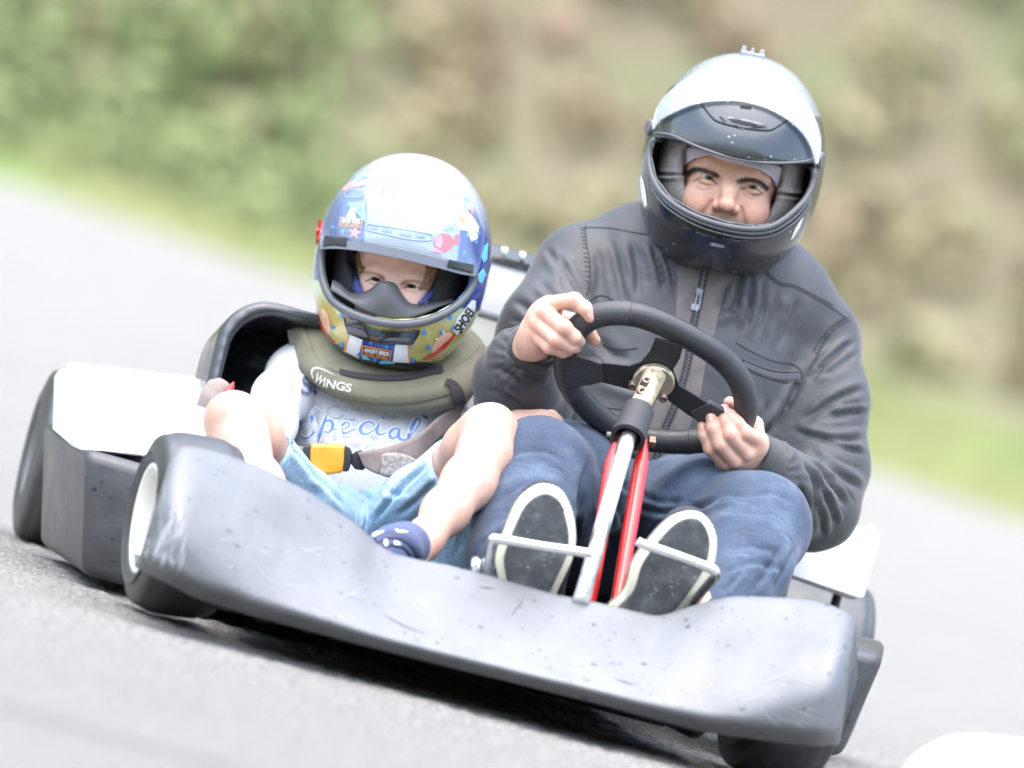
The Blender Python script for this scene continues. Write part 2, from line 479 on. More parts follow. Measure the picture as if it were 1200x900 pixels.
sl = bpy.data.lights.new('sun', 'SUN'); sl.energy = 1.5; sl.angle = radians(105); sl.color = (1, .975, .95)
so = bpy.data.objects.new('sun', sl); COL.objects.link(so)
sd = A([sin(SUN_AZ)*cos(SUN_EL), cos(SUN_AZ)*cos(SUN_EL), sin(SUN_EL)])
so.rotation_euler = Vector(sd).to_track_quat('Z', 'Y').to_euler()
SC.view_settings.view_transform = 'Standard'; SC.view_settings.look = 'None'; SC.view_settings.gamma = 1; SC.view_settings.use_curve_mapping = False
SC.view_settings.exposure = 2.1
SC.cycles.max_bounces = 8; SC.cycles.transparent_max_bounces = 12
# ---- ground: track, verge and bank. The far edge of the track runs along y = EDGE
EDGE = 27.
eL = P(0, 212, EDGE); eR = P(1200, 614, EDGE)
def zedge(x):
    t = np.clip((x-eL[0])/(eR[0]-eL[0]), -1.2, 2.2); return eL[2]+(eR[2]-eL[2])*t
def ss(a, b, x): t = np.clip((x-a)/(b-a), 0, 1); return t*t*(3-2*t)
def zground(x, y): return zedge(x)*ss(2.5, EDGE, y)
def sheet(xs, ys, zf):
    X, Y = np.meshgrid(xs, ys, indexing='ij'); Z = zf(X, Y)
    F = grid_faces(len(xs), len(ys)); F = [f[::-1] for f in F]
    return np.stack([X, Y, Z], -1).reshape(-1, 3), F
def asphalt_x(nt, crd, cur, noise, ramp, b, col):
    fine = mixc(nt, .5, ramp(noise(380, 3, .7), [(.32, (.055, .052, .047)), (.5, (.225, .212, .19)), (.68, (.49, .465, .42))]), ramp(noise(130, 4, .75), [(.34, (.062, .058, .053)), (.5, (.235, .222, .20)), (.64, (.50, .475, .43))]))
    big = ramp(noise(1.1, 4), [(.3, (.93, .93, .93)), (.7, (1.05, 1.045, 1.04))])
    return mixc(nt, 1., fine, big, 'MULTIPLY')
M_asph = mat('asphalt', (.14, .14, .14), .75, extra=asphalt_x, bump=((300, 1., .005), (110, .9, .008)), spec=.4)
V, F = sheet(np.r_[np.linspace(-90, -6, 12), np.linspace(-5, 8, 40), np.linspace(9, 90, 12)], np.r_[np.linspace(-60, -8, 8), np.linspace(-7, 27, 100)], zground)
setp(mesh_obj('asphalt_track', V, F, M_asph), kind='structure')
# coarse aggregate standing proud where the track is close and sharp
xs = np.arange(-1.35, 1.25, .006); ys = np.arange(-2.6, 1.7, .006)
def zstone(x, y):
    q = np.stack([x, y, 0*x], -1); e = np.minimum.reduce([ss(0, .3, x-xs[0]), ss(0, .2, xs[-1]-x), ss(0, .6, y-ys[0]), ss(0, .8, ys[-1]-y)])
    s = np.clip(vnoise(q, 62, 2)+.1, -.5, .6)
    return zground(x, y)+.0012+e*(.0042*s+.0025*vnoise(q, 9, 2)-.0005)
V, F = sheet(xs, ys, zstone)
setp(mesh_obj('track_surface', V, np.array(F), M_asph), kind='structure')
def bank_x(nt, crd, cur, noise, ramp, b, col):
    sx = node(nt, 'ShaderNodeSeparateXYZ', {0: crd})
    side = node(nt, 'ShaderNodeMapRange', {0: sx.outputs[0], 1: -.5, 2: 4.})
    n1 = noise(.9, 3)
    g = ramp(n1, [(.3, (.08, .10, .045)), (.5, (.11, .125, .055)), (.7, (.14, .13, .07))])
    br = ramp(n1, [(.3, (.115, .122, .058)), (.5, (.14, .115, .07)), (.7, (.11, .13, .055))])
    return mixc(nt, side.outputs[0], g, br)
M_bank = mat('bank_soil_and_grass', (.1, .12, .05), .9, extra=bank_x, bump=(6, .6, .05))
def zbank(x, y):
    t = y-EDGE
    return zedge(x)-.006+.05*ss(0, 1.5, t)+.10*ss(.5, 4, t)*t+ss(3.0, 9, t)*(t-3)*.75+.12*vnoise(np.stack([x, y, 0*x], -1), .7, 2)*ss(.5, 3, t)
V, F = sheet(np.linspace(-95, 95, 240), np.r_[np.linspace(EDGE, EDGE+12, 36), np.linspace(EDGE+13, 110, 24)], zbank)
setp(mesh_obj('hillside', V, F, M_bank), kind='structure')
# ---- plants on the bank: leaf clumps, too blurred and dense to count
def leaf_cloud(centres, rad, per, size, flat=1.):
    c = np.repeat(np.asarray(centres), per, 0); r = np.repeat(np.asarray(rad), per)
    d = rng.normal(size=c.shape); d /= np.linalg.norm(d, axis=1)[:, None]; q = c+d*(r*rng.random(len(r))**.4)[:, None]*A([1, 1, flat])
    a = rng.normal(size=c.shape); a /= np.linalg.norm(a, axis=1)[:, None]; b = np.cross(a, d); b /= np.linalg.norm(b, axis=1)[:, None]+1e-9
    s = (size*(.6+.8*rng.random(len(r))))[:, None]
    V = np.stack([q-a*s, q+b*s*.5, q+a*s, q-b*s*.5], 1).reshape(-1, 3)
    return V, np.arange(len(V)).reshape(-1, 4)
def foliage_mat(name, stops, sc):
    def ex(nt, crd, cur, noise, ramp, b, col): return ramp(noise(sc, 3), stops)
    return mat(name, (.1, .1, .05), .8, extra=ex, spec=.2)
M_green = foliage_mat('shrub_leaves', [(.28, (.115, .125, .058)), (.43, (.175, .21, .085)), (.60, (.225, .265, .115)), (.80, (.26, .225, .135))], .35)
M_dry = foliage_mat('dry_bracken_leaves', [(.3, (.225, .235, .11)), (.45, (.275, .25, .135)), (.58, (.31, .215, .15)), (.72, (.22, .26, .105))], .3)
M_grass = foliage_mat('verge_grass_blades', [(.3, (.27, .33, .11)), (.5, (.37, .37, .17)), (.7, (.30, .42, .13))], .6)
def scatter(n, x0, x1, t0, t1, r0, r1, lift):
    x = rng.uniform(x0, x1, n); t = rng.uniform(t0, t1, n); r = rng.uniform(r0, r1, n); z = zbank(x, EDGE+t)
    return np.stack([x, EDGE+t, z+lift*r], -1), r
c1, r1 = scatter(2600, -22, 3.4, 2.4, 22, .22, .5, .25); V, F = leaf_cloud(c1, r1, 60, .12)
setp(mesh_obj('shrubbery', V, F, M_green, smooth=False), 'green leafy shrubs massed on the bank behind the kart', 'shrubs', kind='stuff')
c1, r1 = scatter(3000, .2, 26, 4.6, 24, .15, .34, .12); V, F = leaf_cloud(c1, r1, 46, .11)
setp(mesh_obj('bracken', V, F, M_dry, smooth=False), 'dry brown and olive bracken covering the bank behind the driver', 'bracken', kind='stuff')
n = 26000; x = rng.uniform(-12, 16, n); t = rng.uniform(.05, 4.2, n)**1.; z = zbank(x, EDGE+t); hgt = rng.uniform(.06, .2, n)*(.4+.2*t)
w = .02; a = rng.uniform(0, pi, n); dx = np.cos(a)*w; dy = np.sin(a)*w; lx = rng.normal(0, .06, n)
V = np.stack([np.stack([x-dx, EDGE+t-dy, z-.02], -1), np.stack([x+dx, EDGE+t+dy, z-.02], -1), np.stack([x+dx*.2+lx, EDGE+t, z+hgt], -1), np.stack([x-dx*.2+lx, EDGE+t, z+hgt], -1)], 1).reshape(-1, 3)
setp(mesh_obj('grass', V, np.arange(4*n).reshape(-1, 4), M_grass, smooth=False), 'bright yellow green grass along the far edge of the track', 'grass', kind='stuff')
# ---- unseen bank added behind the camera to darken the horizon in reflections
def zfar(x, y): return ss(-24, -52, y)*15+ss(-24, -40, y)*.6*vnoise(np.stack([x, y, 0*x], -1), .25, 2)-.02
V, F = sheet(np.linspace(-90, 90, 60), np.linspace(-90, -24, 40), zfar)
M_bank2 = mat('shade_bank_green', (.05, .06, .025), .95, var=((.09, .08, .04), .4))
setp(mesh_obj('unseen_shade_bank', V, F, M_bank2), kind='structure')
# ---- white painted stone at the inside of the bend
ST = P(1190, 955, -1.0); ST[2] = 0.
sdf = SDF(.006)
sdf.ell(ST+A([.03, .05, .03]), (.17, .16, .128), k=.02, p=2.6).ell(ST+A([.15, .02, .05]), (.16, .14, .134), k=.06)
V, F = sdf.build(); V = V[:]; N = normals(V, F); V = V+N*(.004*vnoise(V, 14, 3))[:, None]; V[:, 2] = np.maximum(V[:, 2], -.01)
M_stone = mat('white_painted_stone', (.50, .50, .49), .75, var=((.30, .31, .32), 22, (.3, .75)), bump=((45, .5, .006), (9, .4, .01)))
o = mesh_obj('boulder', V, F, M_stone, loc=(ST[0], ST[1], 0)); setp(o, 'white painted stone lying on the asphalt at the track edge', 'stone')
tx = P(1072, 893, -1.0); tx[2] = 0; n = 260; q = rng.normal(0, .014, (n, 2)); hh = rng.uniform(.006, .028, n); a = rng.uniform(0, pi, n)
V = np.stack([np.stack([tx[0]+q[:, 0]-np.cos(a)*.0015, tx[1]+q[:, 1]-np.sin(a)*.0015, 0*hh], -1), np.stack([tx[0]+q[:, 0]+np.cos(a)*.0015, tx[1]+q[:, 1]+np.sin(a)*.0015, 0*hh], -1),
              np.stack([tx[0]+q[:, 0]*1.5+.002, tx[1]+q[:, 1]*1.4, hh], -1), np.stack([tx[0]+q[:, 0]*1.5, tx[1]+q[:, 1]*1.4, hh], -1)], 1).reshape(-1, 3)
M_tuft = mat('yellowed_grass', (.5, .42, .08), .8)
o = mesh_obj('grass_tuft', V, np.arange(4*n).reshape(-1, 4), M_tuft, smooth=False, loc=(tx[0], tx[1], 0)); setp(o, 'small yellow green tuft of grass beside the white stone', 'grass tuft')
# ================================================================== the kart
def plastic_x(scr=1., mud=True, dark=(.045, .047, .05), lite=(.085, .088, .092)):
    def ex(nt, crd, cur, noise, ramp, b, col):
        c = ramp(noise(9, 5), [(.35, dark), (.65, lite)])
        mp = node(nt, 'ShaderNodeMapping', {0: crd, 'Rotation': (0, .5, .35), 'Scale': (22, 260, 260)})
        s1 = node(nt, 'ShaderNodeTexNoise', {'Vector': mp.outputs[0], 'Scale': 1., 'Detail': 3.})
        mp2 = node(nt, 'ShaderNodeMapping', {0: crd, 'Rotation': (0, -.9, .1), 'Scale': (330, 60, 14)})
        s2 = node(nt, 'ShaderNodeTexNoise', {'Vector': mp2.outputs[0], 'Scale': 1., 'Detail': 3.})
        patch = ramp(noise(6, 3), [(.5, (0, 0, 0)), (.68, (1, 1, 1))])
        a = ramp(s1.outputs['Fac'], [(.64, (0, 0, 0)), (.78, (.3*scr,)*3)]); bb = ramp(s2.outputs['Fac'], [(.70, (0, 0, 0)), (.82, (.16*scr,)*3)])
        f = mixc(nt, 1., mixc(nt, 1., a, bb, 'ADD'), patch, 'MULTIPLY')
        c = mixc(nt, f, c, (.34, .35, .36))
        if mud:
            c = mixc(nt, speckle(nt, crd, 75, .15, .30), c, (.014, .014, .014))
            c = mixc(nt, speckle(nt, crd, 150, .17, .22), c, (.018, .017, .016))
        return c
    return ex
M_plast = mat('grey_black_plastic', (.06, .06, .065), .5, extra=plastic_x(1., True, (.095, .098, .102), (.130, .134, .138)), bump=((240, .08, .002), (14, .10, .004)), spec=.85, rvar=(7, .42, .54))
M_pod = mat('scuffed_black_plastic', (.06, .06, .065), .42, extra=plastic_x(1.6, True, (.035, .036, .038), (.075, .077, .08)), bump=((200, .15, .002), (30, .2, .003)), spec=.5, rvar=(9, .3, .5))
M_white = mat('white_gelcoat', (.8, .8, .79), .35, var=((.74, .74, .73), 12), spec=.5, coat=.2)
M_beige = mat('beige_plastic', (.48, .47, .42), .5)
M_tyre = mat('tyre_rubber', (.022, .022, .023), .5, var=((.04, .04, .041), 30), bump=(220, .25, .002), spec=.8, rvar=(20, .34, .5))
M_rim = mat('cream_wheel_paint', (.72, .70, .64), .4, var=((.5, .47, .4), 35, (.55, .8)))
M_rim2 = mat('dusty_grey_wheel_paint', (.13, .13, .13), .5)
M_blk = mat('black_steel', (.02, .02, .021), .5, bump=(300, .1, .001))
M_chrome = mat('chrome', (.86, .86, .86), .16, 1., rvar=(60, .12, .28))
M_galv = mat('bare_steel_tube', (.78, .78, .76), .28, .9, var=((.5, .49, .46), 60, (.5, .75)), rvar=(80, .2, .4))
M_red = mat('red_paint', (.55, .018, .014), .3, coat=.4, var=((.42, .012, .01), 40))
M_gold = mat('tarnished_aluminium', (.66, .58, .42), .34, .8, var=((.36, .24, .12), 70, (.5, .75)), rvar=(60, .25, .5))
M_bolt = mat('oily_steel', (.28, .25, .22), .4, .8, var=((.16, .08, .05), 90))
M_rubber = mat('black_foam_rubber', (.028, .028, .03), .62, bump=(400, .2, .001))
M_seat = mat('black_glass_fibre', (.018, .02, .024), .22, coat=.3, var=((.03, .033, .038), 8), bump=(16, .12, .006), rvar=(12, .16, .4))
M_leath = mat('black_leather', (.024, .024, .026), .42, bump=((500, .15, .0008), (60, .15, .002)), rvar=(40, .34, .5))
def perf_x(nt, crd, cur, noise, ramp, b, col):
    v = node(nt, 'ShaderNodeTexVoronoi', {'Vector': crd, 'Scale': 520., 'Randomness': .15})
    d = node(nt, 'ShaderNodeMath', {0: v.outputs['Distance'], 1: .3}, operation='LESS_THAN')
    return mixc(nt, d.outputs[0], (.04, .04, .042), (.004, .004, .004))
M_perf = mat('perforated_black_leather', (.03, .03, .03), .5, extra=perf_x, bump=(500, .3, .0008))
M_belt = mat('brown_webbing', (.21, .165, .145), .85, var=((.27, .215, .195), 60), bump=((600, .6, .001), (150, .3, .001)))
KB = P(600, 640, 0); KB[2] = 0
kart = thing('go_kart', 'black and white two seat go-kart leaning through a bend on grey asphalt', 'go-kart', (T0[0], 0, 0))
# ---- nose fairing
Tt = [(198, 540), (202, 530), (210, 524), (220, 522.5), (245, 527), (270, 534), (300, 545.5), (332, 561), (365, 579), (395, 599), (420, 616), (442, 637), (462, 649), (495, 657), (525, 662), (575, 675), (650, 696), (700, 706), (735, 714.5), (760, 720.5), (771, 722), (785, 719), (805, 712), (830, 704.5), (855, 699.5), (880, 699), (925, 701), (950, 703), (975, 710), (992, 717), (1001, 725), (1004, 736)]
Bb = [(161, 659), (180, 668), (195, 675), (235, 696), (300, 716), (400, 743), (462, 759), (525, 775), (587, 790), (650, 806), (700, 818), (762, 835), (825, 852), (875, 859), (925, 866), (960, 869.5), (985, 868)]
NS = 121; T2 = resample(Tt, NS); B2 = resample(Bb, NS); TP = np.linspace(0, 1, 33); rows = []
for i in range(NS):
    s = i/(NS-1); e = abs(2*s-1)**2.6                                # 0 mid, 1 ends
    yt = -.61-.08*e; yb = -.785-.02*e
    if s < .06: w = 1-s/.06; yb += .06*w*w; yt += .015*w*w
    if s > .96: w = (s-.96)/.04; yb += .05*w*w; yt += .015*w*w
    k = 1.15-.55*e; row = []
    for t in TP:
        f = 1-(1-min(1, t/(k if k < 1 else 1)))**(1.0+1.15*e); p = T2[i]*(1-t)+B2[i]*t
        # soft crease that runs out from the corners
        row.append(P(p[0], p[1], yt+(yb-yt)*f+(.030*((t-.90)/.10)**2 if t > .90 else 0)))
    nrm = A([0, 1., 0])
    top = [row[0]+A([0, .05, -.045]), row[0]+A([0, .028, -.012]), row[0]+A([0, .010, -.0015])]
    bot = [row[-1]+A([0, .006, -.006]), row[-1]+A([0, .02, -.008]), row[-1]+A([0, .06, .004])]
    rows.append(top+row+bot)
R_ = A(rows); n, m, _ = R_.shape
q = R_.reshape(-1, 3); q = q+A([0, -1., .3])*(.004*vnoise(q, 5, 2)+.0015*vnoise(q, 18, 2))[:, None]
o = mesh_obj('nose_fairing', q, A([f[::-1] for f in grid_faces(n, m)]), M_plast, kart); mod(o, 'SOLIDIFY', thickness=.005, offset=1); nose = o
o['label'] = 'long grey black moulded nose fairing spattered with mud'
nsb = bvh_of(nose)
def on_nose(l): return all(nsb.ray_cast(Vector(CAM), Vector(ray(u_+dx_, v_+dy_)), 30)[0] is not None for u_, v_ in l for dx_, dy_ in ((4, 0), (-4, 0), (0, 4), (0, -4)))
_stroke = stroke
def stroke(mb, line, w, bvh, off=.001, m=0, cut=6):
    if bvh is nsb and not on_nose(line): return
    _stroke(mb, line, w, bvh, off, m, cut)
M_scuff = mat('pale_scuff', (.42, .43, .44), .7); M_scratch = mat('dark_scratch', (.012, .012, .013), .6)
mb = MB()
for k in range(60):
    u, v = rng.normal(196, 12), rng.normal(628, 22); l = rng.uniform(8, 40); stroke(mb, [(u, v), (u-l*.12+rng.normal(0, 2), v+l*.5), (u-l*.22+rng.normal(0, 3), v+l)], [.2, rng.uniform(.5, 1.8), .2], nsb, .0006, 0, 4)
for k in range(46):
    u, v = (rng.normal(920, 45), rng.normal(815, 22)) if k % 2 else (rng.uniform(250, 420), rng.uniform(600, 720)); l = rng.uniform(8, 46); a = rng.normal(.26, .5); stroke(mb, [(u, v), (u+l*.5*cos(a), v+l*.5*sin(a)+rng.normal(0, 1.5)), (u+l*cos(a), v+l*sin(a))], [.15, rng.uniform(.3, .8), .15], nsb, .0006, 0, 4)
mb.obj('scuff_marking', M_scuff, nose)
for ln in ([(615, 700), (606, 712), (599, 722)], [(450, 720), (470, 732), (500, 744)], [(720, 795), (745, 804)], [(560, 688), (580, 690)]):
    mb = MB(); stroke(mb, ln, [.2, .9, .2], nsb, .0006, 0, 6); mb.obj('scratch', M_scratch, nose)
# ---- wheels
def wheel(name, outer, nrm, dia, w, rimd, label=None, rm=M_rim):
    """outer: centre of the outer side, nrm: its outward normal"""
    nrm = A(nrm, float); nrm /= np.linalg.norm(nrm); R = dia/2; r = rimd/2
    root = bpy.data.objects.new(name, None); COL.objects.link(root); root.parent = kart; c = A(outer)-nrm*w/2
    root.location = c-origin(kart); root['label'] = label or name
    h = w/2; b = .022
    prof = [(h-.012, r-.004), (h-.004, r+.006), (h, r+.018), (h-.002, R-b-.012), (h-.009, R-b*.5), (h-b, R-.005), (h-b-.012, R-.001), (0, R), (-(h-b-.012), R-.001), (-(h-b), R-.005), (-(h-.009), R-b*.5), (-(h-.002), R-b-.012), (-h, r+.018), (-(h-.004), r+.006), (-(h-.012), r-.004)]
    pr = catmull(prof, 3); V, F = lathe(pr, c, nrm, 96); mesh_obj('tyre', V, F, M_tyre, root)
    mb = MB(); rp = [(h-.010, r+.004), (h-.006, r+.003), (h-.006, r-.004), (h-.016, r-.009), (h-.03, r-.015), (h*.25, r-.02), (-.0, r-.021), (-h*.5, r-.02), (-(h-.012), r-.006), (-(h-.008), r+.004)]
    mb.add(*lathe(rp, c, nrm, 72)); mb.obj('rim', rm, root)
    mb = MB(); mb.add(*lathe([(.012, .001), (.012, .022), (.004, .026), (.004, r*.62), (0, r-.019), (-.006, r-.019), (-.006, .001)], c, nrm, 48))
    x, y, d = basis(nrm)
    for a in range(4):
        q = c+(x*cos(a*pi/2+.4)+y*sin(a*pi/2+.4))*.034; mb.add(*lathe([(.016, .0005), (.016, .006), (.002, .006)], q, nrm, 6))
    mb.add(*lathe([(.022, .0005), (.022, .011), (.01, .012)], c, nrm, 6))
    o = mb.obj('hub', M_galv, root); mod(o, 'EDGE_SPLIT', split_angle=radians(40))
    return root, c
st = radians(6)
yf, yr = -.53, .52
of = P(163, 606, yf); wl, cl = wheel('front_wheel', of, (-cos(st), -sin(st), -.085), .236, .122, .138, 'steered front wheel with its cream rim in view')
orr = P(978, 806, yf); orr[2] = .118; wr, cr = wheel('front_wheel', orr, (cos(st), sin(st), -.02), .236, .122, .138, 'front wheel mostly hidden under the nose fairing')
ol = P(27, 549, yr); ol[2] = max(ol[2], .128); rl, crl = wheel('rear_wheel', ol, (-1, 0, -.03), .262, .19, .138, 'wide rear wheel behind the scuffed side pod', M_rim2)
xr = P(1015, 735, yr)[0]; rrr, crr = wheel('rear_wheel', (xr, yr, .131), (1, 0, 0), .262, .19, .138, 'wide rear wheel partly hidden behind the white panel', M_rim2)
mb = MB(); mb.add(*tube([crl, crr], .019, 16)); mb.obj('rear_axle', M_galv, kart)
mb = MB(); mb.add(*tube([cl, cl+A([.13, .0, 0]), A([cl[0]+.16, yf+.02, .09]), A([cr[0]-.16, yf+.02, .09]), cr-A([.13, 0, 0]), cr], .014, 12)); mb.obj('front_axle', M_blk, kart)
# ---- chassis: floor tray and tube rails (under the riders)
xl0, xr0 = cl[0]+.12, cr[0]-.12
mb = MB(); mb.add(*box((xl0-.02, -.62, .052), (xr0+.02, .3, .058))); mb.obj('floor_tray', M_blk, kart, smooth=False)
for xx in (xl0, xr0, (xl0+xr0)/2):
    V, F = tube([(xx, -.72, .085), (xx, -.6, .05), (xx, .1, .042), (xx, .62, .06)], .016, 12); mesh_obj('frame_rail', V, F, M_blk, kart)
for yy in (-.4, 0., .4):
    V, F = tube([(xl0, yy, .042), (xr0, yy, .042)], .014, 12); mesh_obj('cross_member', V, F, M_blk, kart)
V, F = tube([(xl0-.02, -.64, .07), (xl0+.1, -.70, .08), (xr0-.1, -.70, .08), (xr0+.02, -.64, .07)], .012, 12); mesh_obj('bumper_bar', V, F, M_blk, kart)
# ---- side pods
def pod(c, name='side_pod', label=None):
    o = mesh_obj(name, *hexa(c), M_pod, kart, label=label); bevel(o, .016, 4, 20); return o
ya, yb_ = -.27, .22
A1, A2, A3, A4 = P(96, 674, ya), P(280, 722, ya), P(265, 572, ya), P(101, 527, ya)
B1, B4 = P(46, 639, yb_), P(51, 492, yb_)
pod([A1, A2, A3, A4, B1, B1+(A2-A1)*1.2, B4+(A3-A4)*1.2, B4], label='scuffed black side pod behind the cream rimmed wheel')
A1, A2, A3, A4 = P(984, 890, ya), P(860, 850, ya), P(900, 738, ya), P(1037, 769, ya)
B1, B4 = P(996, 868, .1), P(1040, 752, .1)
pod([A2, A1, A4, A3, B1+(A2-A1), B1, B4, B4+(A3-A4)], label='black side pod showing past the end of the nose fairing')
# ---- white panels over the pods and behind the seats
def panel(name, pts, depth, label, bw=.008, m=M_white):
    w = PP(pts); o = mesh_obj(name, *slab(w, A(depth)), m, kart, label=label); bevel(o, bw, 3, 30); return o
panel('side_panel', [(68, 432, .21), (66, 497, .05), (101, 527, -.235), (165, 529, -.235), (262, 556, -.22), (268, 452, .12), (240, 447, .17)], (0, .05, -.012), 'white panel sloping up from the scuffed side pod')
panel('side_panel', [(880, 586, .28), (872, 652, .20), (920, 671, .16), (1007, 702, .16), (1013, 699, .16), (1032, 629, .24), (1028, 622, .26)], (.0, .04, -.006), 'white panel over the rear wheel beside the driver')
for u_, v_ in ((905, 668), (985, 694)):
    q_ = P(u_, v_, .20); V, F = tube([q_+A([0, .012, .03]), q_+A([0, .014, -.02]), q_+A([0, -.02, -.10])], .007, 10); mesh_obj('panel_bracket', V, F, M_blk, kart)
V, F = tube(PP([(1018, 622, .26), (1021, 616, .26)]), .006, 10); mesh_obj('panel_stud', V, F, M_white, kart)
panel('panel_backing', [(79, 423, .235), (78, 470, .235), (243, 490, .235), (243, 443, .235)], (0, .02, -.004), None)
yc = .42
w = PP([(500, 276, yc), (484, 345, yc), (590, 376, yc), (720, 412, yc), (742, 335, yc)])
o = mesh_obj('engine_cover', *slab(w, A([0, .2, -.02])), M_white, kart, label='white engine cover behind the seats'); bevel(o, .008, 3)
w = PP([(484, 347, yc+.006), (440, 520, yc+.006), (700, 590, yc+.006), (720, 414, yc+.006), (590, 378, yc+.006)])
o = mesh_obj('engine_bay_panel', *slab(w, A([0, .18, 0])), M_beige, kart); bevel(o, .006, 2)
mb = MB()
w = PP([(503, 266, yc-.004), (500, 289, yc-.004), (742, 353, yc-.004), (746, 331, yc-.004)]); mb.add(*slab(w, A([0, .03, 0])))
o = mb.obj('chrome_trim', M_chrome, kart); bevel(o, .004, 2)
mb2 = MB()
for k in range(9):
    u = 553+k*21.; v = 280.5+k*21*.2665
    w = PP([(u, v-1, yc-.0055), (u-1.6, v+11, yc-.0055), (u+13.4, v+15, yc-.0055), (u+15, v+3, yc-.0055)]); mb2.add(*slab(w, A([0, .004, 0])))
mesh_obj('trim_slot', np.concatenate(mb2.V), mb2.F, mat('smoked_reflector', (.42, .44, .47), .25, .4), kart, smooth=False)
# ---- seats
def seat(xa, xb, ztop, y0, y1, label):
    sdf = SDF(.007); cx = (xa+xb)/2; hw = (xb-xa)/2; zb = .07; hz = (ztop-zb)/2; lean = frame(0)*0
    a = radians(12); R = A([[1, 0, 0], [0, cos(a), -sin(a)], [0, sin(a), cos(a)]]).T
    R = A([[1, 0, 0], [0, cos(a), sin(a)], [0, -sin(a), cos(a)]])
    cc = A([cx, (y0+y1)/2, zb+hz])
    sdf.rbox(cc, (hw, (y1-y0)/2, hz), .075, R, k=.001)
    sdf.rbox(cc+R@A([0, -.06, .0]), (hw-.020, (y1-y0)/2+.035, hz-.020), .062, R, k=.010, mode='s')
    sdf.fn(lambda p: ((p[..., 1]-y0)-(p[..., 2]-.17)*.34-.02)*.9, (xa-.1, y0-.3, .2), (xb+.1, y1+.3, ztop+.2), k=.012)
    V, F = sdf.build(); V = smooth(V, F, 3)
    return mesh_obj('seat', V, F, M_seat, kart, label=label)
sx0 = P(242, 420, .16)[0]; zt = P(300, 352, .27)[2]-.004
seat(sx0, sx0+.36, zt, .0, .30, 'glossy black bucket seat holding the child')
dx0 = P(590, 500, .2)[0]; seat(dx0+.02, dx0+.44, zt+.02, .05, .36, 'black bucket seat under the driver')
V, F = lathe([(.0, .009), (.02, .001)], P(267, 463, .02), (.15, 0, 1), 24); mesh_obj('red_knob', V, F, M_red, kart)
# ---- steering
HUB = P(766, 438, -.24); CA = P(684, 694, -.60)-P(748, 492, -.285); CA /= np.linalg.norm(CA)     # column points down and forward
NW = A([.0, -.80, -.60]); NW /= np.linalg.norm(NW)
WC = plane_hit(766, 442, HUB-NW*.03, NW)
wheelp = [(664, 412), (676, 386), (697, 371), (728, 367), (760, 373), (800, 391), (842, 417), (866, 444), (874, 472), (868, 498), (848, 513), (815, 517), (775, 517), (735, 509), (702, 489), (676, 463), (664, 438)]
ring = A([plane_hit(u, v, WC-NW*.012, NW) for u, v in catmull(wheelp, 8, True)])
sw = bpy.data.objects.new('steering_wheel', None); COL.objects.link(sw); sw.parent = kart; sw.location = WC-origin(kart)
sw['label'] = 'flat topped three spoke black steering wheel'
V, F = tube(ring, .0168, 18, closed=True); nr = len(ring)
uvr = pix(ring); rr_ = np.repeat(np.arange(nr), 18)
isperf = ((uvr[:, 0] < 737) & (uvr[:, 1] < 460)) | ((uvr[:, 0] > 846) & (uvr[:, 1] > 420) & (uvr[:, 1] < 518)) | ((uvr[:, 0] > 810) & (uvr[:, 1] > 490))
o = mesh_obj('grip', V, F, [M_leath, M_perf], sw, midx=[int(isperf[f[0]//18]) for f in F])
for i in np.where(isperf != np.roll(isperf, 1))[0]:
    a, b = ring[i-1], ring[i]; t = (b-a)/np.linalg.norm(b-a); mesh_obj('grip_seam', *lathe([(-.0006, .0160), (-.0006, .0172), (.0006, .0172), (.0006, .0160)], (a+b)/2, t, 24), M_rubber, sw)
def plate(name, px, off, th, m):
    w = [plane_hit(u, v, WC+NW*off, NW) for u, v in px]; o = mesh_obj(name, *slab(w, -NW*th), m, sw, smooth=False); bevel(o, .0012, 2); return o
plate('spoke_plate', [(768, 397), (801, 405), (797, 420), (789, 434), (796, 452), (828, 472), (843, 486), (838, 500), (820, 495), (805, 486), (778, 466), (766, 463), (742, 458), (703, 448), (664, 450), (662, 422), (700, 425), (738, 429), (752, 424), (762, 412)], .004, .004, M_blk)
for pts in ([(660, 420), (676, 417), (705, 427), (707, 448), (690, 452), (664, 455)], [(808, 484), (832, 473), (858, 488), (862, 505), (846, 512), (822, 500)]):
    plate('spoke_sleeve', pts, .0075, .011, M_perf)
mb = MB(); pl = WC+NW*.006
mb.add(*lathe([(0, .0005), (0, .0285), (.007, .0285), (.0085, .027), (.0085, .001)], pl, NW, 48)); flange = mb.obj('hub_flange', M_gold, sw); mod(flange, 'EDGE_SPLIT', split_angle=radians(40))
x, y, d = basis(NW)
for a, mt in ((pi*.5, M_bolt), (pi*.5+2.09, M_bolt), (pi*.5-2.09, M_bolt)):
    q = plane_hit(*{0: (768, 438), 1: (741, 450.5), 2: (777.5, 465)}[0 if a == pi*.5 else (1 if a > pi*.5 else 2)], pl+NW*.009, NW)
    V, F = lathe([(-.004, .0055), (.006, .0055), (.007, .0045), (.007, .0025), (.003, .0024), (.003, .0002)], q, NW, 20); mesh_obj('flange_bolt', V, F, mt, sw)
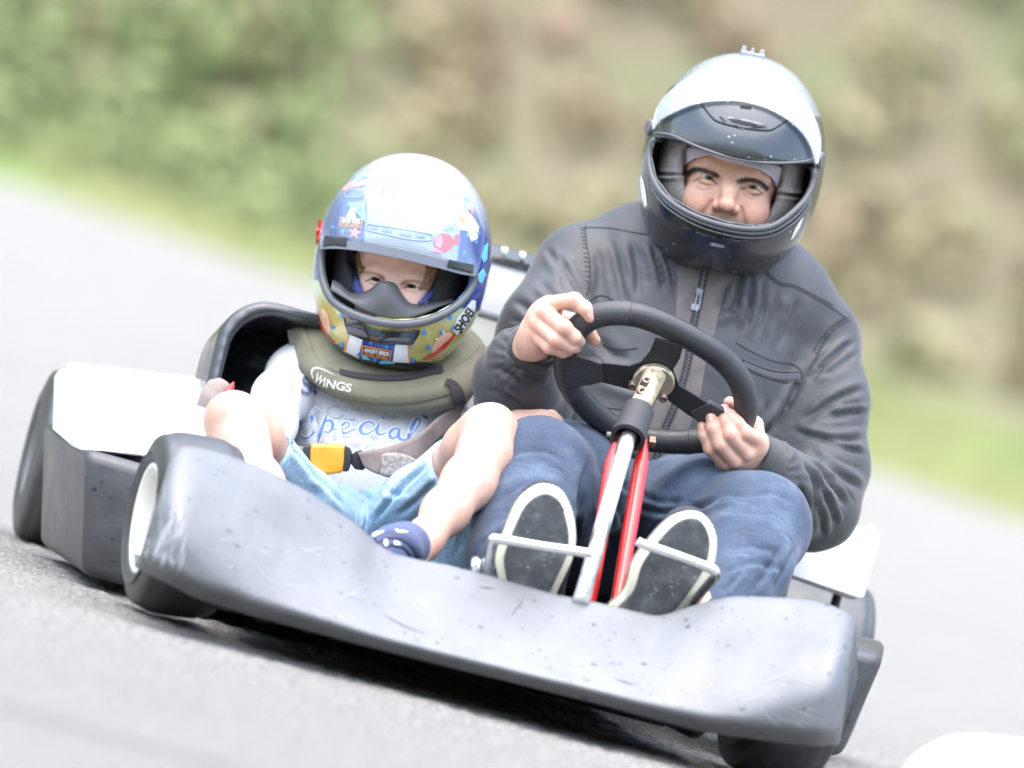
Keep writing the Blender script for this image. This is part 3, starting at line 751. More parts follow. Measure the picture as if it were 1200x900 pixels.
# hub boss, sleeve, column
h0 = P(767, 440, -.262); h1 = P(748, 481, -.315); h2 = P(736, 513, -.355); h3 = P(680, 706, -.62)
ax1 = h1-h0
V, F = tube([h0, h0+ax1*.5, h1], [.0155, .0145, .0145], 28); mesh_obj('hub_boss', V, F, M_gold, sw)
for (u, v), r in (((757, 446), .0056), ((752, 459), .0062)):
    q = P(u, v, -.30-(.008 if v > 450 else 0)); dn = A([-.05, -.85, .5])
    V, F = lathe([(-.012, r), (.0, r), (.003, r*.92), (.003, r*.5), (-.001, r*.5), (-.001, .0002)], q, dn, 20); mesh_obj('clamp_bolt', V, F, M_bolt, sw)
ax2 = (h2-h1)/np.linalg.norm(h2-h1)
L = np.linalg.norm(h2-h1)
V, F = lathe([(0, .012), (0, .0215), (L*.5, .022), (L, .0235), (L+.001, .018), (L-.03, .0175)], h1, ax2, 40); o = mesh_obj('column_sleeve', V, F, M_rubber, kart); mod(o, 'EDGE_SPLIT', split_angle=radians(50))
V, F = tube([h1, h2, h3], .0108, 28); mesh_obj('steering_column', V, F, M_galv, kart)
for pts in ([(727, 508, -.335), (719, 535, -.345), (712, 576, -.38), (702, 640, -.45), (689, 712, -.5)], [(756, 515, -.335), (752, 540, -.345), (745, 580, -.375), (733, 650, -.44), (722, 715, -.5)]):
    c = A(PP(pts)); V, F = tube(catmull(c, 6), np.interp(np.linspace(0, 1, 25), [0, .12, .3, .7, 1], [.0045, .006, .0105, .0105, .009]), 18); mesh_obj('column_strut', V, F, M_red, kart)
q0, q1 = P(711, 509, -.335), P(768, 519, -.335); V, F = tube([q0, q1], .0042, 14); mesh_obj('strut_bolt', V, F, M_bolt, kart)
mb = MB(); dq = (q1-q0)/np.linalg.norm(q1-q0)
mb.add(*lathe([(-.0, .0), (0, .0082), (.008, .0082), (.008, .0)], P(717, 510, -.335), dq, 6)); mb.obj('strut_nut', M_bolt, kart, smooth=False); mb = MB(); mb.add(*lathe([(0, .0), (0, .0085), (.008, .0085), (.008, .0)], P(760, 517, -.335), dq, 6))
mb.obj('strut_nut', M_bolt, kart, smooth=False)
# ---- pedals: bent chrome rods
for nm, pts, r, lb in (('brake_pedal', [(694, 649, -.615), (640, 641, -.615), (584, 632, -.615), (577, 634, -.612), (574, 645, -.60), (571, 672, -.58), (575, 700, -.56)], .0064, 'chrome pedal rod across the sole nearest the column'),
                  ('accelerator_pedal', [(747, 634, -.625), (754, 638, -.625), (790, 650, -.625), (830, 665, -.62), (838, 670, -.618), (836, 678, -.60), (815, 703, -.56), (806, 722, -.55)], .0064, 'chrome pedal rod across the outer sole')):
    V, F = tube(catmull(A(PP(pts)), 6), r, 16); mesh_obj(nm, V, F, M_chrome, kart, label=lb)
V, F = tube(PP([(559, 655, -.58), (552, 690, -.56)]), .0062, 16); mesh_obj('lever_tip', V, F, M_chrome, kart)
# ================================================================== people: shared builders
def m_per_px(y): return ((y-CAM[1])/FW[1])/FPX if False else np.linalg.norm(P(601, 450, y)-P(600, 450, y))
def pr(*a): return [(P(u, v, y), r) for u, v, y, r in a]
def skin_x(nt, crd, cur, noise, ramp, b, col):
    f = ramp(noise(55, 5), [(.3, (.90, .86, .84)), (.7, (1.08, 1.05, 1.04))])
    return mixc(nt, 1., cur, f, 'MULTIPLY')
M_skin = mat('skin', (.6, .4, .3), .48, attr='Col', extra=skin_x, subsurf=.25, bump=((420, .25, .0006), (900, .2, .0003)), spec=.4)
M_sclera = mat('eye_white', (.46, .41, .39), .3, spec=.3)
def iris_mat(nm, c): return mat(nm, c, .4, spec=.2)
M_pupil = mat('pupil', (.003, .003, .003), .4, spec=.12)
M_lining = mat('black_helmet_lining', (.015, .015, .016), .8, bump=(300, .4, .001))
def mesh_pad_x(nt, crd, cur, noise, ramp, b, col):
    v = node(nt, 'ShaderNodeTexVoronoi', {'Vector': crd, 'Scale': 430., 'Randomness': .25})
    d = node(nt, 'ShaderNodeMath', {0: v.outputs['Distance'], 1: .33}, operation='LESS_THAN')
    c2 = tuple(x*.25 for x in col[:3])
    return mixc(nt, d.outputs[0], tuple(col[:3]), c2)
def poly_sdf(px, pz, poly):
    d = np.full(px.shape, 1e9); ins = np.zeros(px.shape, bool); n = len(poly)
    for i in range(n):
        (x1, z1), (x2, z2) = poly[i], poly[i-1]; ex, ez = x2-x1, z2-z1
        t = np.clip(((px-x1)*ex+(pz-z1)*ez)/(ex*ex+ez*ez+1e-12), 0, 1)
        d = np.minimum(d, (px-x1-t*ex)**2+(pz-z1-t*ez)**2)
        c = (z1 > pz) != (z2 > pz); ins ^= c & (px < ex*(pz-z1)/(ez+1e-12)+x1)
    return np.where(ins, -1, 1)*np.sqrt(d)
def helmet_shell(c, R, rad, hole, th=.024, h=.0022, power=2.15, cut=None):
    """hole: picture polygon of the eye opening; returns V, F, lining mask"""
    mp = m_per_px(c[1]); uc = pix(c[None])[0]
    ex, ez = R[:, 0], R[:, 2]
    def loc(u, v):   # picture point to helmet x,z on the front plane
        q = IR*(u-uc[0])*mp+IU*(uc[1]-v)*mp; return q@ex, q@ez
    hp = [loc(u, v) for u, v in hole]
    s = SDF(h); rad = A(rad, float)
    s.ell(c, rad, R, k=.001, p=power)
    s.ell(c, rad-th, R, k=.003, mode='s', p=power)
    def f(p):
        l = (p-c)@R; d = poly_sdf(l[..., 0], l[..., 2], hp); return np.maximum(d, l[..., 1]-.0)
    s.fn(f, c-.2, c+.2, k=.004)
    zc = -rad[2]*.86 if cut is None else cut
    s.fn(lambda p: ((p-c)@R)[..., 2]-zc+.25*np.minimum(0, ((p-c)@R)[..., 1]+.02)*0, c-.2, c+.2, k=.012) if cut is not False else None
    V, F = s.build(); V = smooth(V, F, 2, .4)
    l = (V-c)@R; k0 = ((np.abs(l/(rad-th*.5)))**power).sum(1)
    return V, F, k0 < 1, hp
def ellipsoid_bvh(c, R, rad, power=2.15, n=64):
    th = np.linspace(0, pi, n); ph = np.linspace(0, 2*pi, 2*n, endpoint=False); T, H = np.meshgrid(th, ph, indexing='ij')
    sg = lambda x: np.sign(x)*np.abs(x)**(2/power)
    l = np.stack([sg(np.sin(T))*sg(np.cos(H))*rad[0], sg(np.sin(T))*sg(np.sin(H))*rad[1], sg(np.cos(T))*rad[2]], -1).reshape(-1, 3)
    V = A(c)+l@R.T; F = grid_faces(n, 2*n, True)
    return BVHTree.FromPolygons([tuple(v) for v in V], F)
def lining(name, c, R, rad, tunnel, split, m, par, ry=.100, h=.0025):
    """padding that fills the shell round the face"""
    mp = m_per_px(c[1]); uc = pix(c[None])[0]; ex, ez = R[:, 0], R[:, 2]
    tp_ = [((IR*(u-uc[0])*mp+IU*(uc[1]-v)*mp)@ex, (IR*(u-uc[0])*mp+IU*(uc[1]-v)*mp)@ez) for u, v in tunnel]
    S = SDF(h); S.ell(c, (rad[0]-.025, ry, rad[2]-.028), R, k=.001, p=2.3)
    def f(p):
        l = (p-c)@R; return np.maximum(poly_sdf(l[..., 0], l[..., 2], tp_), l[..., 1]-.03)
    S.fn(f, c-.2, c+.2, k=.016)
    S.fn(lambda p: -((p-c)@R)[..., 1]+.02, c-.2, c+.2, k=.002) 
    V, F = S.build(); V = smooth(V, F, 2); V = V+normals(V, F)*(.0012*vnoise(V, 40, 2))[:, None]
    V = crease(V, normals(V, F), split)
    return mesh_obj(name, V, F, m, par)
def offset_poly(poly, d):
    p = np.asarray(poly, float); c = p.mean(0); q = p-c; return [tuple(c+v*(1+d/np.linalg.norm(v))) for v in q]
def head(c, R, s, lid=.0034, brow=1., smile=1., h=.0016):
    """c: point between the eyes; local x right, y into the head, z up"""
    g = lambda x, y, z: c+R@(A([x, y, z])*s)
    S = SDF(h)
    S.ell(g(0, .078, .045), A([.074, .092, .088])*s, R, k=.03)
    S.ell(g(0, .048, .045), A([.063, .052, .056])*s, R, k=.03)
    S.ell(g(0, .045, -.040), A([.060, .056, .070])*s, R, k=.03)
    S.ell(g(0, .030, -.085), A([.034, .032, .024])*s, R, k=.03)
    S.cap(g(0, .10, -.05), g(0, .135, -.13), .045*s, .042*s, k=.03)
    for x in (-1, 1):
        S.ell(g(x*.034, .017, -.031), A([.026, .020, .024])*s, R, k=.02)
        S.ell(g(x*.078, .075, -.012), A([.009, .017, .028])*s, R, k=.008)
        S.ell(g(x*.0315, -.008, .0015), A([.0185, .0135, .0095])*s, R, k=.009*s, mode='s')
        S.chain([(g(x*.046, .007, .015), .0075*s*brow), (g(x*.030, -.0015, .0205), .008*s*brow), (g(x*.012, -.004, .016), .008*s*brow)], k=.012*s)
    S.chain([(g(0, -.004, .012), .0085*s), (g(0, -.0145, -.010), .0084*s), (g(0, -.0255, -.031), .0098*s)], k=.012*s)
    S.ell(g(0, -.028, -.034), A([.0105, .0095, .0088])*s, R, k=.006*s)
    for x in (-1, 1):
        S.ell(g(x*.0135, -.0135, -.036), A([.0075, .0095, .0075])*s, R, k=.005*s)
        S.ell(g(x*.0065, -.0195, -.0435), A([.0038, .006, .003])*s, R, k=.002, mode='s')
        S.cap(g(x*.0205, -.0085, -.034), g(x*.034, -.004, -.062), .0026*s*smile, .0026*s*smile, k=.007*s, mode='s')
        # lids round the eyeball
        ec = A([x*.0315, .0055, 0]); er = .0126
        for sgn, op, rr in ((1, lid+.0024, .0024), (-1, lid*.8+.0030, .0034)):
            pts = []
            for t in np.linspace(-1, 1, 9):
                lx = t*.0145; lz = sgn*op*sqrt(max(0, 1-t*t))-.0012*t*x*-1*.6; rr2 = er**2-lx**2-lz**2
                pts.append((g(*(ec+A([lx, -sqrt(max(rr2, .0045**2)), lz]))), rr*s))
            S.chain(pts, k=.0018*s)
    S.cap(g(-.022, -.004, -.068), g(0, -.012, -.0665), .0045*s, .0055*s, k=.010*s); S.cap(g(0, -.012, -.0665), g(.022, -.004, -.068), .0055*s, .0045*s, k=.010*s)
    S.cap(g(-.017, -.003, -.079), g(.017, -.003, -.079), .006*s, .006*s, k=.009*s)
    V, F = S.build(); V = smooth(V, F, 1, .4)
    return V, F
def eye_mesh(mb, c, R, s, look=(0, 0), m0=1, ir=.0060):
    for x in (-1, 1):
        ec = c+R@(A([x*.0315, .0055, 0])*s); d = R@A([look[0], -1, look[1]]); d /= np.linalg.norm(d)
        r = .0124*s; th = np.linspace(0, pi, 22)
        mb.add(*lathe([(r*cos(t), max(r*sin(t), 1e-5)) for t in th], ec, d, 24), m0)
        a = math.asin(min(.9, ir/.0124)); rr = r*1.006
        mb.add(*lathe([(rr*cos(t), max(rr*sin(t), 1e-5)) for t in np.linspace(0, a, 6)], ec, d, 24), m0+1)
        rr = r*1.012; mb.add(*lathe([(rr*cos(t), max(rr*sin(t), 1e-5)) for t in np.linspace(0, a*.42, 4)], ec, d, 20), m0+2)
def hand_sdf(fingers, palm, h=.0013, k=.005):
    """fingers: lists of (u, v, y, r) knuckle to tip; palm: list of chains"""
    S = SDF(h)
    for ch, kk, fl in palm: S.chain(pr(*ch), k=kk, flat=fl)
    for f in fingers: S.chain(pr(*f), k=k)
    return S
def nails(tips, m, par, bv):
    for (u, v), ang, sz in tips:
        a = radians(ang); pts = []; mb = MB(); sz = sz*1.2
        for t in np.linspace(0, 2*pi, 14, endpoint=False):
            x, y = cos(t)*sz*.62, sin(t)*sz; x = np.sign(x)*abs(x)**.8*1.0
            pts.append((u+x*cos(a)-y*sin(a), v+x*sin(a)+y*cos(a)))
        decal(mb, pts, bv, .0008, 1.2); mb.obj('fingernail', m, par)
def paint(V, base): return np.repeat(A(base, float)[None], len(V), 0)
def tint(C, V, line, w, col, amt=1., noise=0., sc=900):
    uv = pix(V); ln = catmull(line, 6) if len(line) > 2 else A(line, float)
    d, _, t = seg_dist(uv, ln); d = d+(noise*vnoise(V, sc, 2) if noise else 0)
    f = np.clip(1.5-d/w, 0, 1)*amt; return C*(1-f[:, None])+A(col)*f[:, None]
def quads_only(F): return F
def rib_x(nt, crd, cur, noise, ramp, b, col): return None
# ================================================================== the driver
MS = (.60, .37, .27)                       # skin
hc = P(857.5, 197.5, .10); HR = frame(12.2, 0, 0); mpx = m_per_px(.10)
hrad = A([106*mpx, .150, 134.5*mpx])
eye = P(853.7, 217.0, .10)-FW*.088; HF = frame(12.0, 0, -4)
Vh, Fh = head(eye, HF, .985, lid=.0037, brow=1.1, smile=.85)
C = paint(Vh, MS)
uvh = pix(Vh); lh = (Vh-eye)@HF
C *= (1+.10*vnoise(Vh, 60, 2))[:, None]*A([1, .97, .95])
rosy = np.exp(-(((uvh-A([826, 240]))/A([16, 11]))**2).sum(1))+np.exp(-(((uvh-A([884, 250]))/A([16, 11]))**2).sum(1))+np.exp(-(((uvh-A([848, 246]))/A([11, 9]))**2).sum(1))
C = C*(1-.30*np.clip(rosy, 0, 1)[:, None])+A([.62, .27, .20])*(.30*np.clip(rosy, 0, 1))[:, None]
stub = np.clip((-.038-lh[:, 2])/.012, 0, 1)*np.clip((.035-np.abs(lh[:, 0]))/.01+.6, 0, 1)*(lh[:, 1] < .03)*np.clip(.75+.5*vnoise(Vh, 800, 1), 0, 1)*(np.abs(lh[:, 1]+.028) > .004)
stub *= ~((lh[:, 1] < -.016) & (np.abs(lh[:, 0]) < .02) & (lh[:, 2] > -.046))
C = C*(1-.75*stub[:, None])+A([.13, .095, .085])*(.75*stub)[:, None]
for ln in ([(807, 204.5), (815, 199), (827, 200.5), (840, 206)], [(866, 212.5), (877, 211), (889, 214), (898, 221)]):
    C = tint(C, Vh, ln, 3.1, (.018, .014, .012), .9, 1.7, 700)
for ln in ([(813, 212), (822, 208.5), (832, 210), (840, 215.5)], [(868, 221.5), (877, 219), (888, 222.5), (893, 227)]):
    C = tint(C, Vh, ln, .9, (.05, .03, .025), .75, .3)
for ln in ([(816, 219), (826, 222), (836, 219)], [(872, 228), (881, 232), (890, 229)]): C = tint(C, Vh, ln, 1.5, (.40, .19, .15), .5, .4)
front = (lh[:, 1] < .03)
for ln, w, d in (([(812, 217), (822, 222), (834, 221), (842, 217)], 2., .9), ([(868, 226), (876, 233), (886, 234), (893, 230)], 2., .9), ([(806, 209), (803, 213), (801, 218)], 1.3, .5), ([(899, 228), (901, 232), (900, 237)], 1.3, .5),
                  ([(806, 215), (802, 219)], 1.2, .4), ([(898, 234), (903, 240)], 1.2, .4)):
    Nh = normals(Vh, Fh); Vh = crease(Vh, Nh, [(ln, w, d)])
# hands
yR = plane_hit(676, 386, WC-NW*.012, NW)[1]; yL = plane_hit(868, 498, WC-NW*.012, NW)[1]
w = lambda y: y+yR
RHs = hand_sdf([
    [(652, 355, w(-.006), .0112), (673, 352, w(-.022), .0105), (685, 361, w(-.027), .0095), (692, 372, w(-.026), .0082)],
    [(638, 366, w(-.004), .0112), (661, 384, w(-.030), .0108), (673, 395, w(-.026), .0094), (679, 400, w(-.012), .0082)],
    [(630, 379, w(.002), .0108), (652, 398, w(-.024), .0102), (668, 406, w(-.018), .0090), (674, 408, w(-.004), .0078)],
    [(626, 391, w(.010), .0098), (644, 407, w(-.012), .0090), (660, 412, w(-.008), .0080), (666, 412, w(.004), .0070)],
    [(652, 372, w(.030), .0125), (676, 378, w(.026), .0112), (689, 389, w(.020), .0098), (697, 399, w(.016), .0080)]],
    [([(646, 360, w(.008), .016), (628, 400, w(.030), .017)], .02, None), ([(634, 372, w(.012), .019), (632, 396, w(.040), .020)], .02, None),
     ([(628, 394, w(.028), .021), (613, 418, w(.085), .025)], .02, None)], k=.0045)
V1, F1 = RHs.build(); V1 = smooth(V1, F1, 1, .4)
w = lambda y: y+yL
LHs = hand_sdf([
    [(889, 516, w(-.012), .0112), (873, 507, w(-.030), .0100), (864, 496, w(-.030), .0092), (856.5, 486, w(-.026), .0080)],
    [(874, 531, w(-.016), .0110), (855, 509, w(-.036), .0100), (850, 494, w(-.030), .0090), (848.5, 480, w(-.018), .0078)],
    [(860, 540, w(-.014), .0106), (843, 521, w(-.032), .0096), (835, 502, w(-.030), .0088), (833, 488, w(-.022), .0076)],
    [(848, 542, w(-.008), .0094), (832, 526, w(-.022), .0086), (825, 510, w(-.022), .0078), (822.5, 500, w(-.016), .0068)],
    [(889, 520, w(.024), .0120), (884, 498, w(.032), .0118), (868, 482, w(.026), .0104), (855, 472, w(.018), .0086)]],
    [([(886, 518, w(-.004), .016), (850, 541, w(.002), .014)], .018, None), ([(880, 525, w(.004), .018), (876, 536, w(.035), .022)], .02, None), ([(862, 536, w(.002), .015), (872, 538, w(.035), .022)], .02, None),
     ([(874, 534, w(.03), .024), (893, 549, w(.085), .027)], .02, None)], k=.0045)
V2, F2 = LHs.build(); V2 = smooth(V2, F2, 1, .4)
# finger creases
for ln in ([(655, 362), (650, 372)], [(662, 378), (656, 388)], [(652, 392), (647, 402)], [(676, 347), (671, 356)]): V1 = crease(V1, normals(V1, F1), [(ln, 1.2, .3)])
for ln in ([(871, 500), (867, 509)], [(858, 505), (851, 510)], [(845, 517), (838, 522)], [(862, 492), (858, 497)], [(846, 496), (853, 498)], [(831, 505), (838, 503)]): V2 = crease(V2, normals(V2, F2), [(ln, 1.2, .3)])
def hand_col(V, F, knuck, tips):
    C = paint(V, (.62, .385, .29))*(1+.10*vnoise(V, 90, 2))[:, None]; uv = pix(V)
    for (u, v) in knuck: f = .35*np.exp(-((uv-A([u, v]))**2).sum(1)/26.); C = C*(1-f[:, None])+A([.60, .26, .19])*f[:, None]
    for (u, v) in tips: f = .35*np.exp(-((uv-A([u, v]))**2).sum(1)/30.); C = C*(1-f[:, None])+A([.62, .26, .20])*f[:, None]
    return C
C1 = hand_col(V1, F1, [(655, 349), (638, 364), (629, 379), (626, 392), (674, 352), (661, 384), (652, 398), (645, 407)], [(692, 373), (697, 400)])
C2 = hand_col(V2, F2, [(889, 516), (873, 531), (860, 540), (873, 508), (855, 508), (843, 521), (832, 526)], [(856, 487), (848, 480), (833, 488), (822, 500), (855, 472)])
# trunk and limbs under the clothes, coarse
core = SDF(.011)
core.chain([(hc+HR@A([0, .05, -.04]), .05), (P(832, 345, .21), .05), (P(790, 430, .17), .12), (P(730, 560, .14), .11)], k=.05)
core.chain(pr((672, 325, .19, .035), (636, 390, .1, .035), (612, 465, .03, .03), (608, 428, -.08, .024)), k=.03)
core.chain(pr((950, 408, .19, .035), (962, 480, .13, .035), (960, 588, .05, .03), (900, 552, -.09, .024)), k=.03)
core.chain(pr((690, 590, .1, .06), (630, 550, -.26, .045), (606, 660, -.40, .035), (615, 700, -.46, .03)), k=.03)
core.chain(pr((770, 600, .1, .06), (890, 614, -.24, .045), (845, 690, -.38, .035), (815, 715, -.46, .03)), k=.03)
V3, F3 = core.build(); V3 = smooth(V3, F3, 2)
mb = MB(); cols = []
for V_, F_, C_ in ((Vh, Fh, C), (V1, F1, C1), (V2, F2, C2), (V3, F3, paint(V3, MS))): mb.add(V_, F_, 0); cols.append(C_)
n0 = mb.n; eye_mesh(mb, eye, HF, .985, (0.02, -.05), 1, .0066); cols.append(np.ones((mb.n-n0, 3)))
mloc = P(730, 620, .12)
man = mb.obj('person', [M_skin, M_sclera, iris_mat('hazel_iris', (.12, .085, .04)), M_pupil], None, loc=mloc, attrs={'Col': np.concatenate(cols)})
setp(man, 'man in a black jacket and black full face helmet gripping the steering wheel', 'person', 'people riding in the kart')
hand_bvh = bvh_of(man)
M_brow = mat('dark_brow_hair', (.012, .010, .009), .6); hbv = bvh_of(man)
for ln in ([(807, 204.5), (815, 199), (827, 200.5), (840, 206)], [(866, 212.5), (877, 211), (889, 214), (898, 221)]):
    p_ = catmull(ln, 20); mb = MB(); s_ = 1 if ln[0][0] > 850 else -1
    for k in range(70):
        a = p_[int(rng.integers(0, len(p_)))]+rng.normal(0, 1.1, 2)*A([1, .9]); b = a+A([s_*rng.uniform(2.2, 4.2), -rng.uniform(.0, 1.6)+(.8 if s_ > 0 else -.3)])
        c_ = cord([tuple(a), tuple((a+b)/2+A([0, -.4])), tuple(b)], .00028, hbv, .0002, 4, 2)
        if c_: mb.add(*c_)
    mb.obj('eyebrow', M_brow, man)
M_nail = mat('fingernail_keratin', (.66, .40, .33), .3, coat=.3)
nails([((689.5, 368.5), -38, 3.6), ((691, 383), -20, 2.8), ((857.5, 488), -38, 3.6), ((849, 480.5), -8, 3.2), ((833, 489.5), -4, 3.8), ((823.3, 501), -14, 3.2)], M_nail, man, hand_bvh)
# ---- jacket
def cloth_x(sc, c0, c1):
    def ex(nt, crd, cur, noise, ramp, b, col): return ramp(noise(sc, 6), [(.3, c0), (.7, c1)])
    return ex
M_jack = mat('black_coated_cotton', (.05, .05, .055), .42, extra=cloth_x(9, (.036, .037, .039), (.055, .056, .058)), bump=((900, .3, .0006), (45, .2, .004), (16, .12, .01)), spec=.4, sheen=.2, rvar=(14, .46, .60))
M_knit = mat('black_ribbed_knit', (.03, .03, .032), .85, bump=((500, .6, .0015),), sheen=.3)
M_taupe = mat('taupe_placket_cloth', (.105, .088, .082), .8, var=((.135, .115, .105), 40), bump=((600, .5, .0008), (30, .3, .004)), sheen=.2)
M_thread = mat('black_thread', (.012, .012, .013), .7)
M_zip = mat('gunmetal_zip', (.20, .205, .22), .4, .6, bump=(900, .6, .0008))
S = SDF(.0045)
fl = (FW, .66)
S.chain(pr((722, 545, .13, .165), (742, 510, .14, .170), (775, 440, .17, .185), (800, 385, .19, .165)), k=.04, flat=fl)
S.chain(pr((686, 318, .19, .058), (760, 318, .20, .080), (845, 335, .21, .092), (905, 362, .20, .078), (952, 398, .19, .062)), k=.05)
S.cap(P(828, 345, .17), P(838, 290, .15), .100, .092, k=.03)
S.chain(pr((674, 320, .19, .060), (640, 385, .11, .061), (613, 468, .03, .063), (606, 448, -.05, .056), (610, 424, -.105, .048)), k=.028)
S.chain(pr((953, 405, .19, .062), (962, 470, .14, .063), (962, 545, .09, .061), (953, 592, .05, .061), (925, 580, -.02, .056), (902, 556, -.085, .049)), k=.028)
V, F = S.build(); V = smooth(V, F, 3); N = normals(V, F)
arm = (V[:, 1] < .2)
V = V+N*(.0035*vnoise(V, 9, 2)+.0016*vnoise(V*A([1, 1, 1.8]), 22, 2))[:, None]
folds = [
 # fine secondary creases
 ([(640, 340), (650, 350), (664, 358)], 2.2, 2.6), ([(622, 362), (640, 366), (650, 380)], 2.2, 2.4), ([(600, 375), (620, 380), (640, 379)], 2.4, 2.4), ([(585, 410), (600, 418), (618, 420)], 2.2, 2.6), ([(575, 470), (598, 478), (612, 492)], 2.4, 2.6), ([(590, 435), (600, 446), (608, 460)], 2.2, 2.4),
 ([(728, 285), (734, 318), (738, 340)], 2.6, 2.2), ([(752, 300), (758, 325), (757, 345)], 2.4, 2.2), ([(770, 300), (776, 325), (784, 345)], 2., 2.6), ([(706, 420), (725, 430), (745, 432)], 2.4, 2.4), ([(690, 480), (712, 492), (735, 492)], 2.4, 2.4),
 ([(866, 335), (858, 360), (848, 380)], 2.2, 2.6), ([(888, 345), (884, 372), (880, 395)], 2.2, 2.8), ([(904, 350), (898, 378), (890, 398)], 2.2, 2.6), ([(925, 345), (916, 372), (902, 398)], 2.4, 2.2), ([(944, 356), (935, 380), (922, 400)], 2.4, 2.0),
 ([(1000, 425), (980, 438), (960, 452)], 2.2, 2.6), ([(1012, 470), (985, 474), (962, 484)], 2.2, 2.8), ([(1015, 498), (985, 500), (955, 500)], 2.2, 2.8), ([(1012, 550), (990, 542), (968, 532)], 2.2, 2.6), ([(1002, 588), (984, 570), (965, 556)], 2.2, 2.8), ([(975, 600), (966, 580), (952, 560)], 2.2, 2.8), ([(942, 610), (946, 588), (944, 570)], 2.2, 2.6), ([(922, 606), (928, 586), (926, 568)], 2.2, 2.4), ([(990, 605), (978, 588), (968, 570)], 2., 2.4), ([(925, 460), (908, 485), (895, 505)], 2.4, 2.4),
 # sleeve on the picture's left
 ([(655, 300), (668, 325), (680, 345), (690, 362)], 5, 7), ([(632, 330), (655, 352), (678, 372)], 6, 7), ([(603, 352), (632, 372), (655, 395), (668, 410)], 7, 6), ([(590, 388), (612, 392), (632, 388)], 5, 5),
 ([(578, 430), (596, 438), (612, 452)], 5, 6), ([(572, 455), (592, 462), (615, 478)], 5, 5), ([(640, 290), (655, 315), (664, 340)], 5, 5), ([(664, 352), (676, 362), (688, 350)], 4, 4),
 # chest, left
 ([(712, 275), (722, 310), (730, 345), (735, 365)], 9, 4), ([(740, 280), (748, 315), (746, 350)], 8, 4), ([(765, 285), (772, 312), (778, 340)], 5, 6), ([(775, 290), (786, 316), (790, 345)], 4, 6), ([(700, 290), (704, 320), (700, 345)], 8, 3),
 ([(700, 395), (716, 415), (738, 420)], 8, 5), ([(705, 440), (735, 450), (758, 455)], 8, 4), ([(690, 495), (720, 512), (748, 520)], 9, 6), ([(672, 520), (712, 535), (760, 545)], 8, 6),
 # chest, right
 ([(868, 320), (862, 352), (855, 385)], 5, 6), ([(882, 322), (878, 352), (874, 388)], 5, 8), ([(895, 330), (892, 360), (884, 400)], 6, 7), ([(912, 342), (906, 370), (895, 408)], 8, 5), ([(935, 350), (925, 378), (908, 410)], 9, 5), ([(852, 330), (846, 345), (838, 365)], 5, 6), ([(845, 372), (858, 362), (872, 345)], 4, 5),
 ([(940, 440), (925, 470), (906, 500), (888, 520)], 6, 8), ([(880, 460), (870, 490), (852, 530)], 9, 5), ([(850, 540), (830, 560), (800, 575)], 8, 5), ([(900, 470), (895, 495), (898, 515)], 6, 5),
 # sleeve on the picture's right
 ([(1002, 398), (985, 410), (968, 425), (950, 445)], 4, 8), ([(1006, 412), (985, 428), (962, 442)], 4, 5), ([(1014, 455), (992, 462), (968, 475), (945, 492)], 5, 7), ([(1018, 482), (996, 484), (972, 488)], 4, 7), ([(1016, 512), (985, 516), (955, 512), (930, 505)], 5, 7), ([(1014, 532), (985, 524), (960, 515)], 4, 6),
 ([(1010, 572), (990, 560), (968, 545), (950, 530)], 5, 8), ([(990, 590), (976, 572), (962, 552), (945, 540)], 4, 8), ([(950, 600), (955, 575), (950, 555), (940, 542)], 4, 7), ([(980, 615), (972, 592), (960, 572)], 4, 7), ([(930, 620), (940, 595), (935, 565)], 5, 7), ([(912, 600), (918, 580), (915, 560)], 4, 5), ([(965, 628), (962, 605), (955, 590)], 4, 5)]
V = crease(V, N, folds); V = smooth(V, F, 1, .15)
# gathers where the sleeves meet the cuffs
N = normals(V, F); uv = pix(V)
for (uc_, vc_), rad_ in (((612, 420), 34), ((903, 553), 36)):
    d = np.linalg.norm(uv-A([uc_, vc_]), axis=1); a = np.arctan2(uv[:, 1]-vc_, uv[:, 0]-uc_)
    V = V+N*(.0028*np.sin(a*17+2*vnoise(V, 30, 1))*np.clip(1.4-d/rad_, 0, 1)*(V[:, 1] < .02))[:, None]
jacket = mesh_obj('jacket', V, F, M_jack, man)
jb = bvh_of(jacket)
def seams(name, lines, r, m, par, bv, off=0.):
    for l in lines:
        t = cord(l, r, bv, off)
        if t: o = mesh_obj(name, t[0], t[1], m, par)
    return o
seams('seam', [[(686, 265), (687, 284), (691, 306), (691, 332), (687, 346)], [(684, 267), (712, 267), (740, 272), (760, 275)], [(897, 321), (914, 334), (930, 336.5), (952, 348), (975, 361), (990, 372)], [(899, 319), (915, 331.5), (931, 334), (953, 345.5), (976, 358)],
               [(996, 375), (980, 384), (968, 398), (958, 415), (950, 432)], [(991, 373), (976, 381), (963, 396), (953, 412)], [(690, 354), (700, 347), (710, 347), (718, 352)], [(700, 476), (730, 480), (750, 474)],
               [(862, 401), (880, 412), (908, 424), (928, 426.5), (938, 434), (941, 444)], [(884, 436), (912, 447), (938, 449)], [(706, 404), (725, 410), (748, 408)]], .0009, M_thread, jacket, jb, .0002)
for k in range(14):      # zig-zag top stitching along the armholes
    t = k/13
    a = catmull([(989, 371), (975, 382), (964, 397), (955, 414)], 14)[int(t*41)]; b = a+A([5, 2.5]); mesh_obj('stitch', *cord([tuple(a), tuple(b)], .0008, jb), M_thread, jacket)
    a = catmull([(680, 267), (682, 284), (685, 306), (686, 330)], 14)[int(t*41)]; b = a+A([6, 1.5]); mesh_obj('stitch', *cord([tuple(a), tuple(b)], .0008, jb), M_thread, jacket)
